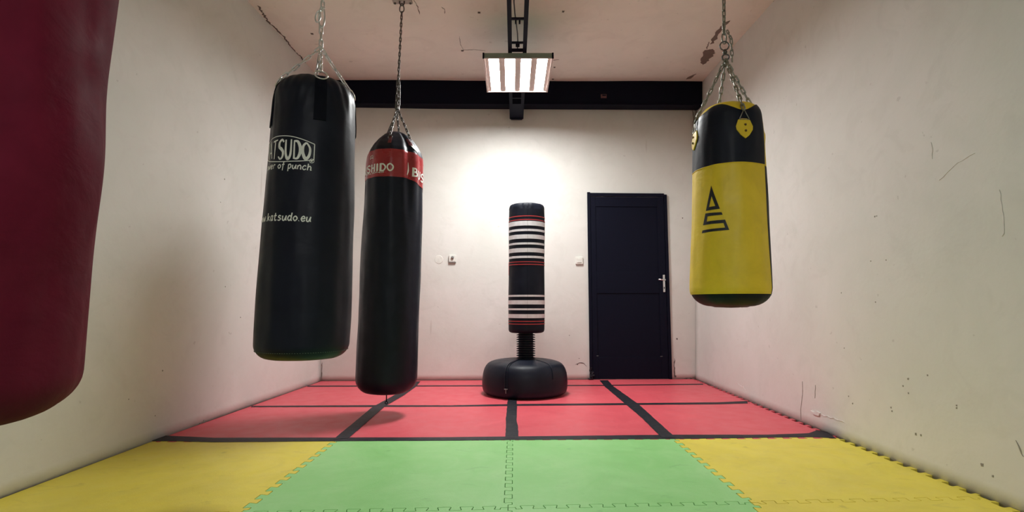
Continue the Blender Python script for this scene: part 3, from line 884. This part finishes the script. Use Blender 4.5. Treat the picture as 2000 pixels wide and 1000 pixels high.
mid1 = at(627, 52, Y1); up1 = at(630, 16, Y1)
bm = bmesh.new(); link_chain(bm, up1, anch1, .034, .022, .0038); obj('hanging_chain', bm, M_CHROME, t1, smooth=True)
bm = bmesh.new(); link_chain(bm, hub1, mid1, .030, .022, .0040); obj('swivel_links', bm, M_CHROME, t1, smooth=True)
bm = bmesh.new(); c = (mid1+up1)/2; w = Vector((1, .3, 0)).normalized(); h_ = (up1-mid1).length/2+.006
pts = [c+w*.013*math.cos(2*PI*q/24)+Vector((0, 0, 1))*h_*math.sin(2*PI*q/24) for q in range(24)]
tube(bm, pts, .0042, 10, closed=True); obj('snap_hook', bm, M_CHROME, t1, smooth=True)
bm = bmesh.new(); c = at(621, 33, Y1-.01); 
for dz in (0,):
    pts = [c+Vector((1, .2, 0)).normalized()*.011*math.cos(2*PI*q/24)+Vector((.12, 0, 1))*.028*math.sin(2*PI*q/24) for q in range(24)]
    tube(bm, pts, .0036, 10, closed=True)
link_chain(bm, c+Vector((.004, .0, .026)), c+Vector((.03, 0, .045)), .02, .013, .0026)
obj('hook_gate', bm, M_CHROME, t1, smooth=True)
# printing
RR = .197
U = lambda deg: math.radians(deg)*RR
uc = U(-40.5); hw = U(40.5)
zl = bag1.hit(575, 293)[1]
nrm_ = lambda u: (u-uc)/hw
hf = lambda u: .088-.022*nrm_(u)**2
tl = lambda u: -.087*(u-(uc+hw*.6))
zf = lambda u: zl-.044+.011*nrm_(u)**2+tl(u)
Q = lettering('KATSUDO', uc-hw+.006, zl, (2*hw-.012)/7, .08, .0105, .12, -.015, brush=True, hfun=hf, zfun=zf)
poly_print('lettering', M_WHITE, t1, bag1, Q)
fr = []
topl = [(uc+hw*1.04*k/10, zl+.060-.026*(k/10)**2+tl(uc+hw*1.04*k/10)) for k in range(-10, 11)]
botl = [(uc+hw*1.04*k/10, zl-.056+.020*(k/10)**2+tl(uc+hw*1.04*k/10)) for k in range(-10, 11)]
fr += strip_quads(topl, .0036)+strip_quads(botl, .0036)+strip_quads([topl[0], botl[0]], .0036)+strip_quads([topl[-1], botl[-1]], .0036)
poly_print('logo_outline', M_WHITE, t1, bag1, fr)
zp = bag1.hit(575, 327)[1]
Q = lettering('power of punch', U(-79), zp-.006, (U(76))/12.9, .029, .0046, .06, .10, zfun=lambda u: zp-.012-.075*u)
poly_print('lettering', M_WHITE, t1, bag1, Q)
zp2 = bag1.hit(600, 431)[1]
Q = lettering('www.katsudo.eu', U(-86), zp2, (U(88))/13.6, .034, .0052, .06, .10, zfun=lambda u: zp2-.004-.032*u)
poly_print('lettering', M_WHITE, t1, bag1, Q)
ur, zr = bag1.hit(609, 315)
Q = strip_quads([(ur+.009*math.cos(2*PI*k/16), zr+.009*math.sin(2*PI*k/16)) for k in range(17)], .002)+lettering('R', ur-.005, zr-.005, .010, .010, .002)
poly_print('registered_mark', M_WHITE, t1, bag1, Q)
# bottom stitching
bm = bmesh.new()
tz = bag1.t_of_z(.590)
for k in range(120):
    ph = 2*PI*k/120
    p = bag1.pt(ph, tz, .0010); q = bag1.pt(ph+.022, tz, .0010)
    tube(bm, [p, (p+q)/2+(p-bag1.axis(p.z)).normalized()*.0012, q], .0011, 5)
obj('stitching', bm, simple('grey_green_thread', (.10, .13, .11), .7), t1)

# =================================================================== BAG 2 : slim tall black bag with a red band
Y2 = 3.77
T2 = at(772, 300, Y2); B2 = at(756, 740, Y2)
zt, zb = 2.075, .165
a2, b2 = axis_pts(T2, B2, zt, zb)
P2 = [(0, 2.085), (.05, 2.085), (.085, 2.065), (.13, 2.02), (.165, 1.975), (.19, 1.93), (.203, 1.89), (.208, 1.84)]
P2 += [(.208+.010*min(1, k/5), 1.84-k*(1.84-.27)/12) for k in range(1, 12)]
for k in range(9):
    a = PI/2*k/8; P2.append((.216-.105+.105*math.cos(a), .27-.105*math.sin(a)))
P2 += [(.05, .162), (0, .162)]
def folds2(phi, t, z):
    d = math.degrees(phi)
    f = .0035*math.sin(phi*3+z*1.5)
    if z > 1.25:                                   # loose skin creasing below the top
        k = min(1, (z-1.25)/.5)
        f += k*(-.010*math.exp(-((d-28)/7)**2)+.008*math.exp(-((d-42)/11)**2)+.003*math.sin(phi*13+z*2))
    return f
bag2 = Bag(a2, b2, P2, .004, 2, folds2)
t2 = thing('punching_bag', 'tall slim black punching bag with a red lettered band, hanging just above the mats', 'punching bag', (b2.x, b2.y, .1))
tA = bag2.t_of_z(1.945); 
tilt = lambda ph: .028*math.sin(ph-.2)
tb0 = lambda ph: bag2.t_of_z(1.905)+.030*max(0, math.sin(ph-.45))
tb1 = lambda ph: bag2.t_of_z(1.700)+.055*max(0, math.sin(ph-.45))
bag2.patch('sack', M_BLKG, t2, 0, 360, 0, bag2.len, 0, nu=160, nv=220)
bag2.patch('red_band', M_REDB, t2, 0, 360, tb0, tb1, .0022, nu=160, nv=30)
def band_text():
    Q = []
    zbase = 1.83
    R = .212
    u_end = bag2.hit(770, 322)[0]
    cw = .0525
    w_total = cw*6.5
    for st in (u_end-w_total,):
        Q += lettering('BUSHIDO', st, bag2.hit(745, 334)[1], cw, .052, .0105, .16, 0, serif=True)
    s2 = bag2.hit(804, 335)[0]; zq = bag2.hit(806, 343)[1]
    Q2 = lettering('BUSHIDO', s2, 0, cw, .060, .0110, .16, 0, serif=True, zfun=lambda u: zq-.16*(min(u, s2+.16)-s2))
    return Q, Q2
for q_ in band_text(): poly_print('lettering', M_WHITE, t2, bag2, q_, .0042, .01)
u0_, z0_ = bag2.hit(720, 339)
Q = lettering('MARTIAL EQUIPMENT', bag2.hit(752, 338)[0]-.0118*16.0, bag2.hit(735, 339)[1], .0118, .010, .0022, .2)
poly_print('small_lettering', M_WHITE, t2, bag2, Q, .0042)
ue, ze = bag2.hit(727, 308)
Q = strip_quads([(ue+.018*math.cos(PI*(1.15-1.3*k/12)), ze-.004+.020*math.sin(PI*(1.15-1.3*k/12))) for k in range(13)], .0032)+strip_quads([(ue-.018, ze-.010), (ue, ze-.004), (ue+.018, ze-.010)], .003)+strip_quads([(ue-.006, ze-.008), (ue-.006, ze+.006)], .0025)+strip_quads([(ue+.006, ze-.008), (ue+.006, ze+.006)], .0025)
poly_print('round_emblem', M_WHITE, t2, bag2, Q, .0042)
# brush stroke emblem at the left of the right-hand word and a white patch over it
ub, zb_ = bag2.hit(797, 330)
Q = strip_quads(smooth_path([(ub-.004, zb_-.045), (ub+.006, zb_-.01), (ub+.004, zb_+.05)], 5), .004, .003, .012)
poly_print('brush_mark', M_WHITE, t2, bag2, Q, .0042)
ua, za = bag2.hit(806, 290)
Q = strip_quads(smooth_path([(ua-.012, za+.028), (ua+.010, za+.006), (ua+.05, za-.016)], 5), .02, .022, .026)
poly_print('white_print', M_WHITE, t2, bag2, Q, .0042)
ringang = [-14, 38, 166, 218]
j2 = at(776, 214, Y2)
M_RSTRAP = leather('dark_red_strap', (.13, .010, .016), .5)
for k, ph in enumerate(ringang):
    z_at = 1.985; tt = bag2.t_of_z(z_at)
    p = bag2.pt(math.radians(ph), tt, .006)
    ax = bag2.axis(p.z); o_ = Vector((p.x-ax.x, p.y-ax.y, 0)).normalized(); side = Vector((-o_.y, o_.x, 0))
    strap(bag2, ph, 2.012, 1.955, .028, t2, M_RSTRAP, .003)
    bm = bmesh.new(); cc = p+Vector((0, 0, .016))
    tube(bm, [cc+side*.015*math.cos(2*PI*q/20)+(Vector((0, 0, 1))-o_*.5).normalized()*.019*math.sin(2*PI*q/20) for q in range(20)], .0028, 8, closed=True)
    obj('ring', bm, M_STEEL, t2, smooth=True)
    bm = bmesh.new(); link_chain(bm, j2+Vector(((k % 2-.5)*.01, 0, 0)), cc+Vector((0, 0, .016)), .029, .020, .0040, .0, k % 2, jit=.3); obj('chain', bm, M_STEEL, t2, smooth=True)
m2 = at(778, 158, Y2)
for k in range(3):
    bm = bmesh.new(); a = 2*PI*k/3; o_ = Vector((math.cos(a), math.sin(a), 0))*.012
    link_chain(bm, m2+o_*.7, j2+o_, .030, .021, .0040, 0, k, jit=.5); obj('chain', bm, M_STEEL, t2, smooth=True)
bm = bmesh.new(); ringm(bm, m2+Vector((0, 0, .004)), (1, .4, 0), .014, .0035); obj('ring', bm, M_STEEL, t2, smooth=True)
anch2 = at(785, 12, Y2); anch2.z = CE(Y2)-.045
bm = bmesh.new(); link_chain(bm, m2+Vector((0, 0, .016)), anch2+Vector((0, 0, -.055)), .030, .021, .0040, 0, 0, jit=.15); obj('hanging_chain', bm, M_STEEL, t2, smooth=True)
bm = bmesh.new(); c = anch2+Vector((0, 0, -.022))
tube(bm, [c+Vector((.016*math.cos(2*PI*q/24)*(1-.35*math.sin(2*PI*q/24)), 0, .036*math.sin(2*PI*q/24))) for q in range(24)], .0042, 9, closed=True)
obj('snap_hook', bm, M_STEEL, t2, smooth=True)
bm = bmesh.new(); bb = bag2.axis(.162)
tube(bm, [(bb.x, bb.y-.0, .166), (bb.x, bb.y, .10)], .004, 8); ringm(bm, (bb.x, bb.y, .092), (0, 1, 0), .009, .003, m=20)
obj('bottom_loop', bm, M_WEB, t2, smooth=True)
# ceiling plates
def plate(c, label, w=.15, l=.20):
    h = thing('ceiling_hook', label, 'ceiling hook', (c.x, c.y, CE(c.y)), 'bag hooks on the ceiling')
    zc = CE(c.y)-.006
    bm = bmesh.new(); box(bm, (c.x, c.y-l*.30, zc), (w, l, .012)); obj('mounting_plate', bm, simple('painted_plate', (.42, .38, .35), .6), h, bevel=.001)
    for sx in (-1, 1):
        for sy in (-1, 1):
            bm = bmesh.new(); lathe(bm, [(0, 0), (.009, 0), (.009, -.007), (.005, -.010), (0, -.010)], (c.x+sx*w*.40, c.y-l*.30+sy*l*.42, zc-.006), 12); obj('bolt', bm, M_STEEL, h)
    bm = bmesh.new()
    tube(bm, [(c.x-.018, c.y, zc), (c.x-.018, c.y, zc-.022), (c.x-.010, c.y, zc-.038), (c.x, c.y, zc-.043), (c.x+.010, c.y, zc-.038), (c.x+.018, c.y, zc-.022), (c.x+.018, c.y, zc)], .005, 9)
    obj('eye', bm, M_STEEL, h, smooth=True)
plate(anch2, 'pale metal plate with hook on the ceiling above the slim black bag')

# =================================================================== BAG 3 : yellow and black bag
Y3 = 2.5
T3 = at(1422, 235, Y3); B3 = at(1427, 560, Y3)
zt, zb = 1.782, .785
a3, b3 = axis_pts(T3, B3, zt, zb)
P3 = prof(zt, zb, .156, .173, .182, .074, .085)
strap3 = [26, 112, 204, 287]
def folds3(phi, t, z):
    f = .0025*math.sin(phi*3+2)*math.sin(z*6)
    if z > 1.62:
        k = min(1, (z-1.62)/.09)
        for s in strap3:
            d = (math.degrees(phi)-s+180) % 360-180
            f += -.010*k*math.exp(-(d/15)**2)
    return f
bag3 = Bag(a3, b3, P3, .004, 3, folds3)
t3 = thing('punching_bag', 'short yellow and black punching bag hanging in front of the right wall', 'punching bag', (b3.x, b3.y, zb))
zs = bag3.hit(1430, 318)[1]
ts = bag3.t_of_z(zs); tcap = bag3.t_of_z(bag3.hit(1425, 573)[1])
ttop = lambda ph: bag3.t_of_z(1.752)+.018+.024*math.cos((math.degrees(ph)-26)*PI/45)*(1 if abs(math.degrees(ph)-26) < 68 else .4)
F0, F1 = -86, 67          # front panels
bag3.patch('top_panel', M_YEL, t3, 0, 360, 0, lambda ph: bag3.t_of_z(1.752)+.07, -.0004, nu=128, nv=40)
bag3.patch('upper_front_panel', M_BLKG, t3, F0, F1, ttop, ts, .0030, nu=90, nv=60, solid=.0022)
bag3.patch('upper_back_panel', M_YEL, t3, F1, F0+360, lambda ph: bag3.t_of_z(1.752)+.02, ts+.004, .0, nu=110, nv=50)
bag3.patch('lower_front_panel', M_YEL, t3, F0, F1, ts, tcap, .0030, nu=90, nv=120, solid=.0018)
bag3.patch('lower_back_panel', M_BLK, t3, F1, F0+360, ts, tcap, .0, nu=110, nv=100)
bag3.patch('bottom_cap', M_BLK, t3, 0, 360, tcap-.003, bag3.len, .0012, nu=128, nv=40)
bm = bmesh.new()
tube(bm, [bag3.pt(math.radians(F0+(F1-F0)*k/60), ts, .005) for k in range(61)], .0022, 6); obj('seam_piping', bm, M_YEL, t3, smooth=True)
bm = bmesh.new()
tube(bm, [bag3.pt(math.radians(F1), ts+(tcap-ts)*k/60, .003) for k in range(61)], .0026, 6); obj('side_piping', bm, M_BLK, t3, smooth=True)
bm = bmesh.new()
tube(bm, [bag3.pt(math.radians(F0+(F1-F0)*k/60), tcap, .004) for k in range(61)], .002, 6); obj('seam_piping', bm, M_YEL, t3, smooth=True)
# emblem: a hollow triangle over an angular S, measured corners
def e3(zx, zy): return bag3.hit(1320+zx*.3, 320+zy*.3)
Ao = [e3(235, 143), e3(290, 294), e3(200, 308)]; Ai = [e3(238, 212), e3(262, 276), e3(222, 283)]
Q = [(Ao[0], Ao[1], Ai[1], Ai[0]), (Ao[1], Ao[2], Ai[2], Ai[1]), (Ao[2], Ao[0], Ai[0], Ai[2])]
Q += [(e3(197, 324), e3(300, 316), e3(307, 333), e3(212, 343)),
      (e3(197, 324), e3(212, 343), e3(206, 382), e3(181, 401)),
      (e3(181, 401), e3(190, 380), e3(322, 364), e3(312, 386)),
      (e3(312, 386), e3(322, 364), e3(348, 431), e3(322, 416)),
      (e3(322, 416), e3(348, 431), e3(173, 453), e3(177, 434))]
poly_print('emblem', M_BLOGO, t3, bag3, Q, .0064, .01)
ring_lo = at(1417, 112, Y3); ring_hi = at(1415, 94, Y3)
for k, ph in enumerate(strap3):
    zc_ = 1.622
    R = .165
    # shield-shaped tab
    bm = bmesh.new(); out = []
    for (a, b_) in ((-.026, .036), (-.012, .042), (.012, .042), (.026, .036), (.036, .006), (.034, -.010), (.018, -.036), (0, -.052), (-.018, -.036), (-.034, -.010), (-.036, .006)):
        out.append((a*1.14, b_*1.06))
    def tp(a, b_, off): return bag3.pt(math.radians(ph)+a/R, bag3.t_of_z(zc_+b_), off)
    tv = [bm.verts.new(tp(a, b_, .0105)) for a, b_ in out]; bv = [bm.verts.new(tp(a, b_, .0)) for a, b_ in out]
    ct = bm.verts.new(tp(0, 0, .0118))
    for q in range(len(out)):
        r_ = (q+1) % len(out); bm.faces.new((tv[q], tv[r_], ct)); bm.faces.new((tv[r_], tv[q], bv[q], bv[r_]))
    tab = obj('tab', bm, M_YEL, t3, bevel=.0015)
    for b_ in (.012, -.018):
        bm = bmesh.new(); c = tp(0.001, b_, .0118)
        bmesh.ops.create_uvsphere(bm, u_segments=14, v_segments=8, radius=.0058, matrix=Matrix.Translation(c)); obj('rivet', bm, M_RIVET, tab, smooth=True)
    # triangular wire loop
    A, B, D = tp(-.025, .039, .012), tp(.025, .039, .012), tp(0, .080, .014)
    A, B, D = [v for v in (A, B, D)]
    D = D+Vector((0, 0, .010))
    bm = bmesh.new(); pts = []
    for (p, q) in ((A, D), (D, B), (B, A)):
        for u in (.06, .5, .94): pts.append(p.lerp(q, u))
    tube(bm, pts, .0024, 8, closed=True); obj('wire_loop', bm, M_STEELL, t3, smooth=True)
    bm = bmesh.new(); link_chain(bm, ring_lo+Vector((0, 0, -.012)), D+Vector((0, 0, .0)), .034, .021, .0038, .003, k % 2, jit=.2); obj('chain', bm, M_STEELL, t3, smooth=True)
bm = bmesh.new(); ringm(bm, ring_lo, (.3, 1, 0), .016, .0040); obj('lower_ring', bm, M_STEEL, t3, smooth=True)
bm = bmesh.new(); ringm(bm, ring_hi+Vector((0, 0, .012)), (.1, 1, .1), .022, .0034); obj('upper_ring', bm, M_STEEL, t3, smooth=True)
bm = bmesh.new(); m_ = (ring_lo+ring_hi)/2
lathe(bm, [(0, .014), (.006, .013), (.008, .006), (.011, .002), (.011, -.006), (.007, -.010), (0, -.012)], m_+Vector((0, 0, .004)), 16); obj('swivel', bm, M_STEEL, t3, smooth=True)
top3 = at(1412, -280, Y3); top3.z = CE(Y3)-.055
c0 = ring_hi+Vector((0, 0, .030))
bm = bmesh.new(); link_chain(bm, c0+Vector((0, 0, .045)), top3, .032, .021, .0038, jit=.2); obj('hanging_chain', bm, M_STEELL, t3, smooth=True)
bm = bmesh.new(); c = c0+Vector((0, 0, .022))
tube(bm, [c+Vector((.011*math.cos(2*PI*q/24), 0, .030*math.sin(2*PI*q/24))) for q in range(24)], .0038, 9, closed=True); obj('snap_hook', bm, M_STEELL, t3, smooth=True)
bm = bmesh.new(); link_chain(bm, at(1420, 60, Y3-.01), at(1428, 76, Y3-.02), .02, .015, .003, 0); link_chain(bm, at(1428, 76, Y3-.02), at(1430, 120, Y3-.02), .028, .017, .0030); obj('spare_chain', bm, M_STEELL, t3, smooth=True)
plate(Vector((top3.x, top3.y, 0)), 'metal plate with hook on the ceiling above the yellow bag')
plate(Vector((anch1.x, anch1.y, 0)), 'metal plate with hook on the ceiling above the large black bag')

# =================================================================== BAG 4 : dark red bag, close on the left
zb = .562; zt = 2.05
RB = .255
T4 = Vector((-1.083, .985, 2.0)); B4 = Vector((-1.106, .985, .6))
a4, b4 = axis_pts(T4, B4, zt, zb)
def folds4(phi, t, z):
    d = math.degrees(phi)
    return .018*math.exp(-((z-1.10)/.17)**2)+.004*math.sin(z*7+phi*2)+.003*math.sin(phi*5+z*9)
P4 = prof(zt, zb, .212, .218, .220, .07, .085)
bag4 = Bag(a4, b4, P4, .007, 5, folds4)
t4 = thing('punching_bag', 'dark red punching bag close on the left, cut off by the edge of the picture', 'punching bag', (b4.x, b4.y, zb))
bag4.patch('sack', M_RED, t4, 0, 360, 0, bag4.len, 0, nu=200, nv=220)
j4 = Vector((a4.x, a4.y, 2.30))
for k, ph in enumerate((20, 110, 200, 290)):
    strap(bag4, ph, 1.99, 1.80, .05, t4, M_WEB)
    p = bag4.pt(math.radians(ph), bag4.t_of_z(1.985), .008)
    bm = bmesh.new(); ax = bag4.axis(p.z); o_ = Vector((p.x-ax.x, p.y-ax.y, 0)).normalized()
    ringm(bm, p+Vector((0, 0, .014)), o_+Vector((0, 0, .4)), .024, .0034); obj('ring', bm, M_CHROME, t4, smooth=True)
    bm = bmesh.new(); link_chain(bm, j4, p+Vector((0, 0, .036)), .033, .019, .003, 0, k % 2); obj('chain', bm, M_CHROME, t4, smooth=True)
bm = bmesh.new(); link_chain(bm, j4, Vector((a4.x, a4.y, CE(a4.y)-.055)), .033, .019, .003); obj('hanging_chain', bm, M_CHROME, t4, smooth=True)
plate(Vector((a4.x, a4.y, 0)), 'metal plate with hook on the ceiling above the dark red bag')

# =================================================================== free-standing bag
fx, fy = .116, 4.72
fs = thing('free_standing_bag', 'free-standing striped black bag on a round black base by the back wall', 'punching bag', (fx, fy, 0))
bp = [(0, .003), (.30, .003), (.345, .008), (.370, .024), (.380, .05), (.382, .09), (.379, .14), (.372, .19), (.356, .236), (.325, .272), (.26, .294), (.16, .305), (.09, .308), (0, .308)]
bm = bmesh.new(); lathe(bm, curve_prof(bp, 5), (fx, fy, 0), 96)
for v in bm.verts:
    a = math.atan2(v.co.y-fy, v.co.x-fx); v.co.x += .004*math.sin(3*a+v.co.z*10)*min(1, v.co.z*10)
    v.co.z = max(.002, v.co.z)
base = obj('base', bm, M_BASE, fs, smooth=True)
def base_pt(az, i_t, off):   # az degrees from the camera side
    a = math.radians(-90+az); Pn = curve_prof(bp, 8); k = i_t*(len(Pn)-1); i = int(k); i = min(i, len(Pn)-2); u = k-i
    r = Pn[i][0]*(1-u)+Pn[i+1][0]*u; z = Pn[i][1]*(1-u)+Pn[i+1][1]*u
    tx = Vector((Pn[i+1][0]-Pn[i][0], Pn[i+1][1]-Pn[i][1])).normalized(); nr, nz_ = tx.y, -tx.x
    r += nr*off; z += nz_*off
    return Vector((fx+r*math.cos(a), fy+r*math.sin(a), z))
for az in (-27, -24.2):
    bm = bmesh.new(); tube(bm, [base_pt(az*(1+.1*u), .36+.52*u, .003) for u in [k/30 for k in range(31)]], .0045, 8); obj('zip_seam', bm, M_BASE, base, smooth=True)
bm = bmesh.new(); p = base_pt(-25.6, .385, .006); box(bm, p, (.03, .012, .006)); box(bm, p-Vector((0, 0, .02)), (.008, .008, .03)); obj('zip_pull', bm, M_GREYP, base, bevel=.001)
bm = bmesh.new(); tube(bm, [base_pt(38+4*u, .5+.36*u, .0015) for u in [k/20 for k in range(21)]], .003, 8); obj('side_seam', bm, M_BASE, base, smooth=True)
cxs = at(1027, 670, fy).x
bm = bmesh.new(); pr = [(0, .298), (.086, .298)]
z = .304
while z < .545:
    pr += [(.066, z), (.066, z+.006), (.086, z+.010), (.086, z+.014)]; z += .0205
pr += [(.06, z), (0, z)]
lathe(bm, pr, (cxs, fy, 0), 48); obj('ribbed_neck', bm, M_BASE, fs)
# striped sack
sx = at(1028.5, 520, fy).x
S0, S1 = .540, 1.722
Rs = .165
sT = Vector((sx+.003, fy, S1)); sB = Vector((sx-.003, fy, S0))
Psb = [(0, S1+.004), (.10, S1+.002), (.145, S1-.003), (.156, S1-.012), (.162, S1-.03), (.165, S1-.06)]
Psb += [(.165+.002*math.sin(k), S1-.06-(S1-S0-.10)*k/10) for k in range(1, 11)]
Psb += [(.163, S0+.025), (.156, S0+.010), (.14, S0+.002), (0, S0)]
bs = Bag(sT, sB, Psb, .0020, 9, lambda phi, t, z: (.0022*math.sin(phi*17+3*math.sin(phi*5)) if z > S1-.05 else 0)-(.0022*math.exp(-((math.degrees(phi)-2)/2.0)**2)))
bs.patch('sack', M_BLK, fs, 0, 360, 0, bs.len, 0, nu=160, nv=160)
def zrow(py): return at(1028, py, fy-Rs).z
def zoomrow(v): return 380+v*.42
def band(v0, v1, mat, name, off=.0022, p0=0, p1=360):
    za, zc2 = zrow(zoomrow(v0+1.2)), zrow(zoomrow(v1-1.2))
    bs.patch(name, mat, fs, p0, p1, bs.t_of_z(za), bs.t_of_z(zc2), off, nu=120, nv=5)
for v0, v1 in ((121, 145), (158, 171), (184, 206), (221, 233), (247, 269), (283, 296), (465, 476), (490, 512), (528, 539), (555, 576)):
    band(v0, v1, M_SILVER, 'silver_stripe')
for v in (99, 116, 312, 324, 590, 603):
    band(v-3.0, v+3.0, M_REDP, 'red_piping', .003)
za, zc2 = zrow(zoomrow(312)), zrow(zoomrow(372))
bm = bmesh.new(); tube(bm, [bs.pt(math.radians(-79), bs.t_of_z(za+(zc2-za)*k/10), .003) for k in range(11)], .0022, 6); obj('side_piping', bm, M_REDP, fs, smooth=True)
bm = bmesh.new(); tube(bm, [bs.pt(math.radians(3), bs.t_of_z(zrow(zoomrow(60+540*k/60))), .0016) for k in range(61)], .0009, 6); obj('front_seam', bm, M_WEB, fs, smooth=True)

# ------------------------------------------------------------------ world and view
w = bpy.data.worlds.new('world'); sc.world = w; w.use_nodes = True
w.node_tree.nodes['Background'].inputs[0].default_value = (.5, .5, .55, 1)
w.node_tree.nodes['Background'].inputs[1].default_value = .0
sc.view_settings.view_transform = 'Standard'; sc.view_settings.look = 'None'
sc.view_settings.gamma = 1; sc.view_settings.use_curve_mapping = False
sc.view_settings.exposure = 1.17
